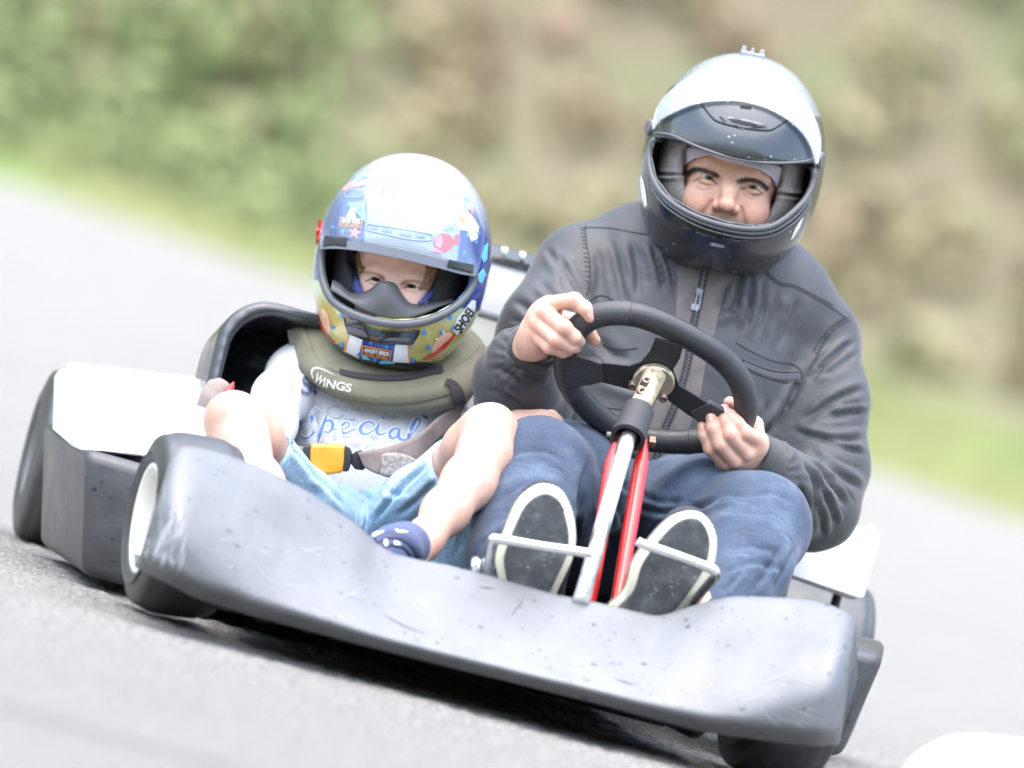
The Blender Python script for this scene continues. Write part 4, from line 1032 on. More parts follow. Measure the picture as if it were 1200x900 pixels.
# taupe placket with its zip
pl = [(795, 312), (794, 339), (791, 384), (784, 425), (767, 474), (752, 522), (735, 575), (728, 600), (775, 600), (785, 572), (806, 507), (821, 462), (827, 423), (838, 387), (850, 339), (866, 318)]
mb = MB(); decal(mb, pl, jb, .0016, 4); o = mb.obj('placket', M_taupe, jacket); pb = bvh_of(o)
zl = [(826, 318), (823, 332), (818, 357), (812, 384), (806, 424), (796, 460), (786, 487), (778, 505), (766, 548), (752, 590)]
mb = MB(); stroke(mb, zl, 9, pb, .0014); tape = mb.obj('zip_tape', M_knit, jacket); tb = bvh_of(tape)
mb = MB()
zz = resample(catmull(zl, 10), 130)
W = lay([tuple(p) for p in zz], tb, .0012); tg = np.gradient(zz, axis=0)
for i in range(len(zz)):
    if W is None: break
    t_ = tg[i]/np.linalg.norm(tg[i]); n_ = A([-t_[1], t_[0]]); e1 = (IR*n_[0]-IU*n_[1]); e2 = (IR*t_[0]-IU*t_[1]); sgn = 1 if i % 2 else -1
    c_ = W[i]+e1*.0009*sgn; mb.add(*hexa([c_-e1*.0016-e2*.0007, c_+e1*.0016-e2*.0007, c_+e1*.0016+e2*.0007, c_-e1*.0016+e2*.0007, c_-e1*.0016-e2*.0007-FW*.0012, c_+e1*.0016-e2*.0007-FW*.0012, c_+e1*.0016+e2*.0007-FW*.0012, c_-e1*.0016+e2*.0007-FW*.0012]))
mb.obj('zip_teeth', M_zip, jacket, smooth=False)
mb = MB()
for q in ([(819, 340), (815, 354), (813, 364)], [(822, 341), (820, 355), (818, 365)]): mb.add(*cord(q, .0013, jb, .0055))
decal(mb, [(810.5, 357), (818.5, 359), (816.5, 366), (809, 364)], jb, .006, 2); decal(mb, [(817, 338), (824, 340), (822, 346), (815, 344)], jb, .006, 2)
mb.obj('zip_pull', M_zip, jacket)
mb = MB()
for l_ in ([(872, 424.5), (888, 432), (904, 437.5), (920, 439), (935, 439)], [(872, 427.5), (888, 435), (904, 440.5), (920, 442), (935, 442)]):
    zz_ = resample(catmull(l_, 8), 46); Wz = lay([tuple(p) for p in zz_], jb, .0012)
    for q_ in Wz: mb.add(*hexa([q_+IR*a_+IU*b_-FW*c_ for c_ in (0, .0012) for a_, b_ in ((-.0008, -.0012), (.0008, -.0012), (.0008, .0012), (-.0008, .0012))]))
mb.obj('pocket_zip', M_zip, jacket, smooth=False)
o = seams('pocket_welt', [[(870, 421), (888, 428.5), (905, 434), (921, 435.5), (937, 436)], [(872, 430), (888, 438), (904, 443.5), (920, 445), (936, 445)]], .0018, M_jack, jacket, jb)
# cuffs
def cuff(a, b, ra, rb):
    a, b = P(*a), P(*b); ax = (b-a)/np.linalg.norm(b-a); L = np.linalg.norm(b-a); n = 18; pf = [(L*t, ra+(rb-ra)*t+.0016*sin(pi*t)) for t in np.linspace(0, 1, n)]
    pf += [(L+.0015, rb-.002), (L, rb-.005), (L*.6, rb-.005)]
    V, F = lathe(pf, a, ax, 120); d = (V-a)@ax; rad = V-a-d[:, None]*ax; rr = np.linalg.norm(rad, axis=1)[:, None]; x, y, _ = basis(ax)
    an = np.arctan2(rad@y, rad@x); V = V+rad/rr*(.0004*np.sin(an*56))[:, None]
    return mesh_obj('cuff', V, F, M_knit, jacket)
cuff((606, 427, -.09), (631, 402, -.152), .040, .0335); cuff((903, 556, -.08), (872, 531, -.140), .042, .0385)
# ---- jeans
def denim_x(c0, c1, c2):
    def ex(nt, crd, cur, noise, ramp, b, col):
        base = ramp(noise(13, 4), [(.3, c0), (.55, c1), (.75, c2)])
        mp = node(nt, 'ShaderNodeMapping', {0: crd, 'Rotation': (.3, .6, .8), 'Scale': (900, 900, 120)})
        w_ = node(nt, 'ShaderNodeTexNoise', {'Vector': mp.outputs[0], 'Scale': 1., 'Detail': 2.})
        f = ramp(w_.outputs['Fac'], [(.35, (.62, .64, .68)), (.65, (1.35, 1.3, 1.25))])
        return mixc(nt, 1., base, f, 'MULTIPLY')
    return ex
M_jean = mat('blue_denim', (.05, .09, .18), .8, extra=denim_x((.020, .034, .062), (.042, .067, .112), (.088, .125, .18)), bump=((800, .5, .0008), (40, .3, .004)), sheen=.15)
M_stitch = mat('pale_stitch', (.42, .40, .36), .7)
S = SDF(.0045)
S.chain(pr((702, 600, .13, .115), (765, 612, .13, .115)), k=.03)
S.chain(pr((694, 592, .10, .088), (660, 566, -.10, .080), (630, 553, -.25, .066), (612, 610, -.33, .060), (603, 660, -.40, .056), (610, 712, -.47, .046)), k=.035)
S.chain(pr((768, 604, .10, .092), (835, 606, -.09, .080), (888, 616, -.23, .066), (868, 662, -.31, .062), (846, 700, -.38, .056), (815, 730, -.45, .046)), k=.035)
V, F = S.build(); V = smooth(V, F, 3); N = normals(V, F); V = V+N*(.003*vnoise(V, 12, 2)+.001*vnoise(V, 40, 1))[:, None]
V = crease(V, N, [
 ([(585, 590), (605, 572), (632, 566), (660, 572)], 5, 4), ([(580, 555), (605, 532), (640, 530), (665, 545)], 5, 3), ([(575, 620), (600, 600), (640, 590), (672, 598)], 6, 4), ([(566, 640), (588, 628), (605, 618)], 5, 5), ([(568, 668), (590, 652), (612, 640)], 5, 5), ([(690, 540), (680, 570), (676, 605), (674, 640)], 5, 6), ([(705, 560), (722, 590), (735, 625), (745, 660)], 5, 6), ([(700, 585), (712, 610), (716, 645)], 5, 5),
 ([(700, 550), (735, 572), (775, 588), (812, 588)], 5, 5), ([(740, 590), (775, 600), (815, 596), (845, 582)], 5, 6), ([(760, 625), (790, 612), (828, 600)], 5, 5), ([(845, 580), (872, 582), (905, 578), (930, 590)], 5, 3), ([(838, 600), (870, 600), (905, 605)], 6, 3), ([(850, 645), (878, 640), (912, 648)], 6, 3), ([(850, 672), (880, 660), (918, 668)], 5, 4), ([(905, 690), (918, 668), (932, 640)], 4, 5), ([(880, 695), (898, 668), (915, 640)], 5, 4), ([(845, 695), (860, 680), (872, 668)], 4, 5)]+[([(a+rng.normal(0, 3), b+rng.normal(0, 3)), (a+14*cos(t)+rng.normal(0, 2), b+14*sin(t)), (a+30*cos(t+.2), b+30*sin(t+.2))], 2., 1.8) for a, b, t in ((590, 580, -.3), (600, 545, -.1), (640, 545, .3), (580, 605, -.4), (640, 605, .1), (575, 635, -.4), (570, 655, -.5), (720, 570, .5), (745, 575, .3), (780, 600, .1), (800, 590, .05), (840, 590, -.2), (860, 590, 0), (890, 600, .2), (860, 625, -.2), (890, 660, -.5), (870, 680, -.6), (855, 655, -.3), (905, 620, .4), (690, 575, 1.2), (684, 605, 1.4), (655, 585, .6))])
jeans = mesh_obj('jeans', V, F, M_jean, man); jnb = bvh_of(jeans)
# ---- shoes, soles to the camera
M_fox = mat('cream_rubber', (.72, .68, .52), .6, var=((.5, .44, .3), 60, (.55, .8)), bump=(200, .2, .001))
def sole_x(nt, crd, cur, noise, ramp, b, col):
    c = ramp(noise(40, 6, .7), [(.3, (.04, .043, .045)), (.55, (.085, .088, .09)), (.75, (.19, .19, .185))])
    return mixc(nt, speckle(nt, crd, 260, .2, .12), c, (.40, .38, .34))
M_sole = mat('worn_black_outsole', (.06, .06, .06), .75, extra=sole_x, bump=((160, .5, .002), (700, .3, .0006)))
M_canvas = mat('dark_canvas', (.03, .032, .04), .85, bump=(700, .5, .0008))
def shoe(outer, inner, ytoe, yheel, vt, vb, label):
    z = lambda l: [(540+a/2.857, 480+b/2.857) for a, b in l]
    O, I = catmull(z(outer), 4, True), catmull(z(inner), 4, True); Y = lambda v: ytoe+(yheel-ytoe)*np.clip((v-vt)/(vb-vt), 0, 1)
    root = bpy.data.objects.new('shoe', None); COL.objects.link(root); root.parent = man
    cc = A(PP([(u, v, Y(v)) for u, v in O])).mean(0); root.location = cc-origin(man); root['label'] = label
    W = A(PP([(u, v, Y(v)) for u, v in O])); W1 = W+(W.mean(0)-W)*.03
    n = len(W); V = np.concatenate([W1, W+A([0, .006, 0]), W+A([0, .024, 0]), W1+A([0, .028, 0])]); F = grid_faces(4, n, True)+[tuple(range(n))[::-1], tuple(range(3*n, 4*n))]
    mesh_obj('midsole', V, F, M_fox, root)
    f, t = fill([tuple(p) for p in I], 4); W = A(PP([(u, v, Y(v)-.004) for u, v in f])); us = sorted({i for q in t for i in q}); mp_ = {i: k for k, i in enumerate(us)}
    W = W[us]+A([0, -1, 0])*(.0012*vnoise(W[us], 60, 2))[:, None]
    o = mesh_obj('outsole', W, [tuple(mp_[i] for i in q) for q in t], M_sole, root); mod(o, 'SOLIDIFY', thickness=.004, offset=-1)
    o = mb_line = seams_px(O, Y, root)
    top = O[np.argmin(O[:, 1])]; S = SDF(.006); cen = O.mean(0)
    S.chain(pr((top[0]+(cen[0]-top[0])*.22, top[1]+(cen[1]-top[1])*.28, Y(top[1])+.045, .032), (cen[0], cen[1], Y(cen[1])+.055, .040), (cen[0]+(cen[0]-top[0])*.55, cen[1]+(cen[1]-top[1])*.55, Y(vb)+.06, .038)), k=.02)
    V, F = S.build(); V = smooth(V, F, 2); mesh_obj('upper', V, F, M_canvas, root)
def seams_px(O, Y, root):
    W = A(PP([(u, v, Y(v)) for u, v in O])); c = W.mean(0); W = W+(c-W)*-.004+A([0, .014, 0])
    V, F = tube(W, .0012, 6, closed=True); return mesh_obj('foxing_stripe', V, F, M_thread, root)
shoe([(130, 570), (120, 500), (150, 400), (190, 310), (240, 262), (290, 250), (340, 272), (375, 340), (388, 420), (380, 490), (350, 560), (325, 612), (300, 690), (250, 725), (190, 715), (150, 660)],
     [(152, 560), (145, 490), (180, 395), (215, 322), (258, 287), (298, 283), (335, 312), (353, 370), (360, 430), (352, 490), (322, 555), (300, 605), (280, 660), (245, 692), (200, 685), (168, 640)], -.575, -.535, 567, 735, 'shoe with worn black sole under the pedal nearer the child')
shoe([(492, 665), (550, 605), (580, 510), (635, 435), (700, 366), (760, 342), (812, 350), (850, 398), (860, 460), (845, 540), (805, 610), (750, 665), (690, 735), (620, 770), (540, 760), (490, 715)],
     [(522, 665), (578, 605), (608, 515), (660, 442), (712, 386), (760, 363), (800, 370), (826, 410), (830, 460), (812, 530), (772, 595), (722, 660), (668, 712), (600, 738), (545, 728), (515, 700)], -.585, -.54, 600, 750, 'shoe with worn black sole angled under the outer pedal')
# ---- helmet
hole = [(768, 165), (780, 166), (800, 172), (832, 184), (865, 191), (900, 196), (930, 196), (949, 194), (950, 210), (943, 228), (930, 243), (905, 262), (880, 265), (850, 261), (815, 250), (785, 232), (769, 210), (764, 185)]
V, F, lin, hp = helmet_shell(hc, HR, hrad, hole, th=.026, cut=-.148)
ml = lin[F].all(1).astype(int)
def helm_x(nt, crd, cur, noise, ramp, b, col):
    return mixc(nt, speckle(nt, crd, 150, .13, .10), cur, (.40, .41, .40))
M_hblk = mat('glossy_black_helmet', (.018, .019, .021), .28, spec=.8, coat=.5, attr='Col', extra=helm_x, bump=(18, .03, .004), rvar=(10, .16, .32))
helmet = mesh_obj('helmet', V, F, [M_hblk, M_lining], man, midx=ml, attrs={'Col': np.where((((V-hc)@HR)[:, 2]/mpx > 78)[:, None], A([[.20, .215, .235]]), A([[.018, .019, .021]]))}, label='black full face helmet, sky sheen painted on its crown, with its clear visor lifted')  # pale colour high on the shell paints sky reflection on the black crown
hb = bvh_of(helmet); hbs = ellipsoid_bvh(hc, HR, hrad)
M_gask = mat('grey_rubber_gasket', (.10, .105, .11), .35, bump=(200, .1, .001))
def gasket(name, poly, d, r, m, par, bv, off=0.): 
    pts = catmull(offset_poly(poly, d), 5, True); W = lay([tuple(p) for p in pts], bv, off)
    for _ in range(6): W = .25*np.roll(W, 1, 0)+.5*W+.25*np.roll(W, -1, 0)
    V, F = tube(W, r, 10, closed=True); return mesh_obj(name, V, F, m, par)
gasket('eyeport_gasket', hole, 3.5, .0042, M_gask, helmet, hb, .0005)
lower = [(764, 214), (772, 226), (785, 240), (815, 258), (850, 269), (880, 273), (908, 269), (934, 251), (949, 231)]
for dd, r, m_ in ((0, .0022, M_gask), (6, .0026, M_hblk)):
    V, F = cord([(u, v+dd) for u, v in lower], r, hb, .001, 10); mesh_obj('chin_ridge', V, F, m_, helmet)
V, F = cord([(768, 156), (786, 158), (805, 166), (835, 177.5), (868, 186), (902, 190), (932, 190), (949, 187)], .0019, hb, .0015, 10); mesh_obj('brow_trim', V, F, M_gask, helmet)
# cheek and temple pads
M_pad = mat('brown_grey_mesh_pad', (.27, .245, .225), .85, extra=mesh_pad_x, bump=(400, .3, .001))
lining('padding', hc, HR, hrad, [(806, 168), (801, 182), (799, 200), (803, 222), (814, 243), (833, 266), (879, 274), (896, 254), (906, 234), (912, 212), (914, 192), (860, 172)], [([(762, 203), (782, 205), (804, 204)], 2.6, 7), ([(950, 228), (930, 229), (906, 226)], 2.6, 7), ([(800, 172), (803, 190), (800, 205)], 2, 2)], M_pad, helmet)
mb = MB(); mbh = bvh_of(man)
decal(mb, [(786, 206), (788, 186), (800, 172), (830, 176), (865, 184), (918, 197), (918, 228), (908, 219), (902, 208), (888, 199), (862, 191), (832, 183), (817, 187), (806, 192), (799, 202)], mbh, .003, 3)
o = mb.obj('balaclava', mat('lilac_grey_cotton', (.52, .48, .53), .85, bump=(400, .4, .001)), man); mod(o, 'SOLIDIFY', thickness=.002)
# vents, badge, stickers
V, F = cord([(822, 122), (832, 135), (842, 143), (870, 150), (900, 153), (912, 148), (924, 140)], .0016, hb, .0005, 8); mesh_obj('vent_edge', V, F, M_thread, helmet)
mb = MB(); decal(mb, [(842, 136), (862, 138), (898, 146), (899, 150), (870, 152), (852, 147)], hbs, .0016, 3); o = mb.obj('forehead_vent', M_hblk, helmet)
mb = MB(); decal(mb, [(854, 139.5), (866, 141), (888, 146), (886, 149), (870, 147), (858, 143.5)], hbs, .0026, 2); mb.obj('vent_slot', M_thread, helmet); mb = MB(); decal(mb, [(867, 123.5), (881, 125), (880, 128.5), (868, 127)], hbs, .001, 2); mb.obj('vent_slot', M_thread, helmet)
mb = MB(); decal(mb, [(797, 261), (815, 271), (840, 278), (870, 281), (893, 278), (887, 284), (872, 290), (848, 291), (820, 284), (804, 272)], hbs, .0012, 3); o = mb.obj('chin_vent', mat('dark_blue_black_plastic', (.02, .023, .035), .15, coat=.4), helmet)
mb = MB(); decal(mb, [(832, 283.5), (849, 286.5), (848.5, 289.5), (832, 286.8)], hbs, .0020, 1.5); mb.obj('badge', M_chrome, helmet)
mb = MB(); decal(mb, [(751.5, 205), (754, 210), (757.5, 228), (759, 240), (756, 243), (752.8, 232), (751.2, 218)], hb, .0008, 2); mb.obj('sticker', M_white, helmet); mb = MB(); decal(mb, [(941, 254), (937, 266), (929, 279), (926, 281), (931, 268), (938, 257)], hb, .0008, 2); mb.obj('sticker', M_white, helmet)
S = SDF(.0016); e_up = IU*cos(radians(0))+0; ax_ = HR[:, 2]; tp = P(881, 68, .08); R_ = HR
S.rbox(tp, (.0175, .016, .007), .002, R_, k=.002)
for dx in (-.0135, -.0015, .012): S.rbox(tp+R_@A([dx, -.004, .007]), (.0022 if dx > -.005 and dx < .005 else .0034, .010, .007), .002, R_, k=.002)
V, F = S.build(); mesh_obj('camera_mount', V, F, mat('pale_grey_plastic', (.22, .24, .27), .45), helmet)
for (u, v) in ((763, 150), (960, 188)):
    q = lay([(u, v)], hb, .002)
    if q is not None: V, F = lathe([(-.006, .012), (.002, .012), (.004, .010), (.004, .006), (.003, .0005)], q[0], -FW*.35+HR[:, 0]*(1 if u > 850 else -1), 28); mesh_obj('visor_pivot', V, F, M_gask, helmet)
vb_ = ellipsoid_bvh(hc, HR, hrad+.005)
vis = [(766, 152), (775, 141), (800, 128), (823, 121), (850, 118.5), (873, 120), (900, 128), (923, 141), (940, 157), (950, 174), (955, 192), (959, 186), (961, 165), (956, 144), (942, 116), (920, 93), (890, 79), (860, 75), (830, 80), (802, 95), (780, 113), (769, 131)]
M_visor = bpy.data.materials.new('clear_visor'); M_visor.use_nodes = True; nt = M_visor.node_tree; nt.nodes.remove(nt.nodes['Principled BSDF'])
def visor_nodes(nt, amount, rough=.12, tint_=(.95, .98, 1.)):
    tr = node(nt, 'ShaderNodeBsdfTransparent', {0: (*tint_, 1)}); gl = node(nt, 'ShaderNodeBsdfGlossy', {0: (.95, .97, 1, 1), 'Roughness': rough}); df = node(nt, 'ShaderNodeBsdfDiffuse', {0: (.85, .87, .88, 1)})
    m1 = node(nt, 'ShaderNodeMixShader', {0: .45, 1: gl.outputs[0], 2: df.outputs[0]}); m2 = node(nt, 'ShaderNodeMixShader', {0: amount, 1: tr.outputs[0], 2: m1.outputs[0]})  # white diffuse share paints sky glare into the clear visor
    nt.links.new(m2.outputs[0], nt.nodes['Material Output'].inputs[0])
visor_nodes(nt, .45)
mb = MB(); decal(mb, [tuple(p) for p in catmull(vis, 3, True)], vb_, 0., 4); o = mb.obj('visor', M_visor, helmet); mod(o, 'SOLIDIFY', thickness=.0022)
# ================================================================== the child
kc = P(471.5, 309, .08); KR = frame(11.0); kpx = m_per_px(.08); krad = A([101.5*kpx, .138, 128.5*kpx])
KS = (.56, .355, .275)
keye = P(462.3, 333.0, .08)-FW*.082; KF = frame(11.2, -4, -2)
Vh, Fh = head(keye, KF, .80, lid=.0040, brow=.7, smile=.5, h=.0014)
uvh = pix(Vh); lh = (Vh-keye)@KF; C = paint(Vh, (.74, .50, .405))*(1+.05*vnoise(Vh, 70, 2))[:, None]
rosy = sum(np.exp(-(((uvh-A(c))/A([12, 9]))**2).sum(1)) for c in ((433, 340), (490, 352), (458, 338)))
C = C*(1-.28*np.clip(rosy, 0, 1)[:, None])+A([.66, .30, .24])*(.28*np.clip(rosy, 0, 1))[:, None]
for ln in ([(425, 319), (434, 319.5), (443, 322.5), (450, 327)], [(472, 333), (481, 330), (491, 330.5), (499, 333.5)]): C = tint(C, Vh, ln, 1.9, (.24, .14, .085), .6, .9, 900)
for ln in ([(429, 329.5), (436, 326.8), (443, 327.5), (448, 330.5)], [(474, 337), (481, 334.7), (488, 336), (493, 339.5)]): C = tint(C, Vh, ln, .9, (.05, .028, .02), .85, .3)
# hand resting by the driver's leg
w = -.12
Hs = hand_sdf([
    [(640, 489, w, .0085), (652, 493, w-.012, .0082), (659, 503, w-.012, .0070), (660, 514, w-.006, .0062)],
    [(632, 490, w-.006, .0085), (644, 497, w-.020, .0080), (652, 508, w-.018, .0070), (653, 518, w-.010, .0060)],
    [(624, 493, w-.008, .0082), (635, 502, w-.022, .0078), (643, 514, w-.020, .0066), (645, 522, w-.01, .0058)],
    [(617, 497, w-.006, .0075), (626, 507, w-.018, .0070), (633, 516, w-.018, .0060)],
    [(630, 488, w+.015, .0092), (646, 488, w+.010, .0085), (656, 495, w+.004, .0070)]],
    [([(634, 490, w+.002, .0125), (606, 497, w+.012, .0150)], .015, None), ([(620, 496, w, .0125), (604, 500, w+.014, .0150)], .015, None), ([(606, 498, w+.013, .0155), (585, 503, w+.05, .018)], .015, None)])
V1, F1 = Hs.build(); V1 = smooth(V1, F1, 1, .4)
# legs and trunk
S = SDF(.003)
S.chain(pr((338, 572, -.13, .034), (298, 510, -.235, .034), (275, 494, -.265, .0355), (284, 525, -.30, .0325), (302, 568, -.36, .031), (335, 625, -.45, .026), (352, 652, -.49, .024)), k=.025)
S.ell(P(270, 484, -.285), (.021, .018, .023), k=.02)
S.chain(pr((505, 575, -.10, .034), (553, 525, -.22, .034), (573, 507, -.255, .0345), (568, 532, -.30, .0325), (549, 566, -.35, .0325), (522, 600, -.41, .027), (497, 632, -.46, .0215), (482, 652, -.49, .022)), k=.025)
S.ell(P(577, 497, -.28), (.020, .018, .023), k=.02)
V2, F2 = S.build(); V2 = smooth(V2, F2, 3); V2 = V2+normals(V2, F2)*(.0012*vnoise(V2, 18, 2))[:, None]
core = SDF(.009)
core.chain([(kc+KR@A([0, .03, -.07]), .04), (P(462, 420, .13), .035), (P(445, 500, .14), .075), (P(428, 575, .10), .075)], k=.04)
core.chain(pr((372, 425, .20, .025), (324, 466, .08, .022), (314, 505, -.01, .018)), k=.02); core.chain(pr((540, 470, .14, .03), (585, 500, .03, .024), (590, 502, -.06, .019)), k=.02)
V3, F3 = core.build(); V3 = smooth(V3, F3, 2)
kn = np.zeros(len(V2)); uv2 = pix(V2)
for c in ((262, 490), (585, 497), (575, 520)): kn += np.exp(-(((uv2-A(c))/A([16, 14]))**2).sum(1))
C2 = paint(V2, KS)*(1+.06*vnoise(V2, 45, 3))[:, None]; C2 = C2*(1-.35*np.clip(kn, 0, 1)[:, None])+A([.62, .30, .24])*(.35*np.clip(kn, 0, 1))[:, None]
sc_ = sum(np.exp(-(((uv2-A(c))/A([4, 2.5]))**2).sum(1)) for c in ((256, 494), (262, 487))); C2 = C2*(1-.4*np.clip(sc_, 0, 1)[:, None])+A([.5, .16, .13])*(.4*np.clip(sc_, 0, 1))[:, None]
mb = MB(); cols = []
for V_, F_, C_ in ((Vh, Fh, C), (V1, F1, paint(V1, (.62, .40, .31))*(1+.08*vnoise(V1, 90, 2))[:, None]), (V2, F2, C2), (V3, F3, paint(V3, KS))): mb.add(V_, F_, 0); cols.append(C_)
n0 = mb.n; eye_mesh(mb, keye, KF, .80, (.03, .0), 1, .0078); cols.append(np.ones((mb.n-n0, 3)))
kid = mb.obj('person', [M_skin, M_sclera, iris_mat('dark_brown_iris', (.045, .022, .012)), M_pupil], None, loc=P(430, 590, .1), attrs={'Col': np.concatenate(cols)})
setp(kid, 'small child in denim shorts and a bright cartoon coloured helmet buckled in beside the driver', 'person', 'people riding in the kart')
kbv = bvh_of(kid)
# hair at the temples
M_hair = mat('light_brown_hair', (.20, .12, .06), .5, var=((.34, .22, .12), 200), bump=(900, .3, .0005))
mbs = (MB(), MB())
for k in range(64):
    t = rng.random(); side = k % 2; mb = mbs[side]
    if side == 0: a = A([414+9*t, 296+2*t]); l = [a, a+A([-1+1.5*t, 9]), a+A([1+2*t, 20-6*t]), a+A([4+2*t, 30-14*t])]
    else: a = A([498+14*t, 312+3*t]); l = [a, a+A([1-3*t, 8]), a+A([-3+3*t, 17]), a+A([-6+4*t, 26+4*t])]
    l = [tuple(q+rng.normal(0, .5, 2)) for q in l]; c_ = cord(l, rng.uniform(.0004, .0008), kbv, .0012, 5, 4)
    if c_: mb.add(*c_)
for mb in mbs: mb.obj('hair', M_hair, kid)
# ---- shirt
def shirt_x(nt, crd, cur, noise, ramp, b, col):
    return ramp(noise(380, 4, .7), [(.3, (.47, .475, .495)), (.7, (.63, .635, .655))])
M_shirt = mat('pale_grey_marl_jersey', (.6, .61, .64), .85, extra=shirt_x, bump=((700, .4, .0006), (30, .25, .004)), sheen=.15)
S = SDF(.004); fl = (FW, .72)
S.chain(pr((428, 590, .09, .100), (434, 565, .10, .104), (443, 520, .13, .112), (455, 460, .15, .112), (462, 430, .15, .095)), k=.03, flat=fl)
S.chain(pr((386, 420, .19, .044), (462, 420, .17, .050), (540, 455, .17, .046)), k=.03)
S.chain(pr((372, 420, .20, .044), (348, 440, .15, .040), (328, 466, .08, .036), (320, 496, .00, .031), (316, 520, -.04, .026)), k=.02)
S.chain(pr((545, 462, .14, .046), (580, 492, .05, .038), (596, 502, -.04, .028), (600, 500, -.085, .024)), k=.02)
V, F = S.build(); V = smooth(V, F, 3); N = normals(V, F); V = V+N*(.002*vnoise(V, 16, 2))[:, None]
V = crease(V, N, [([(347, 425), (345, 455), (341, 485), (338, 500)], 4, 6), ([(352, 395), (356, 420), (352, 450)], 5, 3), ([(318, 440), (310, 460), (300, 475)], 4, 3), ([(332, 430), (322, 452), (316, 480)], 5, 3), ([(372, 470), (368, 500), (375, 525)], 6, 3), ([(520, 470), (505, 500), (512, 520)], 6, 3), ([(535, 455), (540, 475), (552, 490)], 4, 4)])
V = crease(V, normals(V, F), [([(332, 432), (340, 448), (342, 462)], 2.5, 3), ([(322, 448), (332, 462), (336, 478)], 2.5, 3), ([(312, 462), (322, 478), (332, 488)], 2.5, 3), ([(308, 480), (320, 490), (330, 494)], 2.2, 2.5), ([(345, 412), (352, 430), (350, 448)], 2.5, 2.5), ([(395, 480), (400, 505), (398, 525)], 3, 2), ([(480, 475), (478, 500), (485, 520)], 3, 2)])
shirt = mesh_obj('shirt', V, F, M_shirt, kid); sb = bvh_of(shirt)
def kz(l): return [(330+a/5.4545, 430+b/5.4545) for a, b in l]
sp = [([(243, 290), (228, 270), (205, 276), (190, 305), (198, 345), (214, 385), (200, 430), (165, 455), (128, 445), (122, 410), (150, 378), (170, 372)], [8, 9, 14, 20, 26, 26, 18, 12, 8, 7, 6, 4]),
      ([(290, 312), (272, 360), (255, 410), (236, 476)], [10, 20, 22, 14]), ([(268, 368), (295, 345), (325, 352), (328, 388), (305, 418), (272, 415)], [6, 12, 20, 22, 14, 8]), ([(328, 395), (350, 400), (375, 392)], [8, 7, 6]),
      ([(385, 402), (420, 390), (434, 368), (415, 355), (388, 375), (382, 405), (402, 425), (440, 412), (485, 392)], [8, 8, 9, 10, 18, 22, 14, 9, 6]),
      ([(586, 368), (572, 355), (540, 356), (508, 385), (508, 418), (540, 432), (580, 412), (606, 388)], [14, 12, 12, 22, 24, 14, 8, 6]),
      ([(622, 368), (610, 400), (612, 425), (635, 434), (672, 420)], [12, 22, 20, 12, 6]), ([(640, 322), (652, 330)], [16, 18]),
      ([(752, 398), (722, 396), (694, 415), (692, 446), (716, 458), (744, 430), (756, 400)], [10, 14, 20, 20, 14, 9, 10]), ([(756, 398), (746, 432), (756, 462), (790, 466), (815, 440)], [14, 22, 20, 12, 7]),
      ([(800, 456), (845, 415), (882, 362), (880, 332), (856, 340), (830, 390), (812, 440), (822, 472), (850, 460)], [6, 8, 12, 14, 18, 24, 22, 16, 6])]
mh, mi = MB(), MB()
for l, w_ in sp:
    w_ = A(w_)/5.4545; stroke(mh, kz(l), w_+3.4, sb, .0006, 0, 7); stroke(mi, kz(l), w_, sb, .0012, 0, 7)
M_wink = mat('white_print', (.78, .79, .8), .8); M_bink = mat('blue_print', (.13, .24, .55), .8, var=((.20, .33, .66), 60)); M_nink = mat('navy_print', (.10, .13, .24), .85, var=((.42, .44, .50), 130, (.5, .62))); M_gink = mat('grey_print', (.30, .32, .36), .85, var=((.56, .57, .6), 110, (.42, .6)))
mh.obj('print_outline', M_wink, shirt); mi.obj('print_lettering', M_bink, shirt)
mb = MB()
for t_, a, b, h_ in (('S', (120, 175), (192, 182), 125), ('N', (205, 178), (300, 165), 70), ('W', (790, 205), (840, 250), 55), ('E', (880, 300), (930, 335), 95), ('Z', (910, 330), (945, 345), 20)):
    if t_ != 'Z': mb = MB(); write(mb, t_, *kz([a, b]), h_/5.4545, sb, .0007, 0, .02); mb.obj('print_lettering', M_nink, shirt)
mb = MB()
for t_, a, b, h_ in (('O', (280, 325), (395, 345), 90), ('L', (400, 345), (470, 345), 90), ('Y', (480, 340), (560, 280), 80), ('s', (640, 330), (735, 340), 40), ('OLYM', (330, 468), (440, 462), 26), ('GAMES', (495, 458), (615, 470), 26), ('SPORT', (440, 525), (590, 532), 36), ('N', (110, 535), (140, 540), 60)):
    mb = MB(); write(mb, t_, *kz([a, b]), h_/5.4545, sb, .0005)
    if mb.n: mb.obj('print_lettering', M_gink, shirt)
# ---- shorts
M_short = mat('pale_blue_denim', (.2, .34, .5), .8, extra=denim_x((.22, .38, .54), (.33, .50, .64), (.48, .63, .72)), bump=((800, .4, .0008), (45, .3, .004)), sheen=.15)
S = SDF(.0035)
S.chain(pr((412, 606, .062, .060), (455, 618, .062, .060)), k=.025)
S.chain(pr((414, 645, .05, .056), (354, 592, -.09, .045), (292, 508, -.235, .0420)), k=.03); S.chain(pr((455, 630, .05, .058), (490, 592, -.06, .048), (545, 538, -.195, .0420)), k=.03)
S.chain(pr((500, 612, -.01, .050), (540, 625, -.06, .046), (520, 660, -.05, .045)), k=.03)
for a, b in (((308, 521, -.205), (354, 580, -.09)), ((536, 545, -.175), (490, 592, -.06))):
    a_, b_ = P(*a), P(*b); d_ = (a_-b_)/np.linalg.norm(a_-b_); S.fn(lambda p, a_=a_, d_=d_: -((p-a_)@d_)*1.0, a_-.09, a_+.09+d_*.05, k=.003)
    S.cap(a_-d_*.02, a_+d_*.06, .0355, .034, k=.003, mode='s')
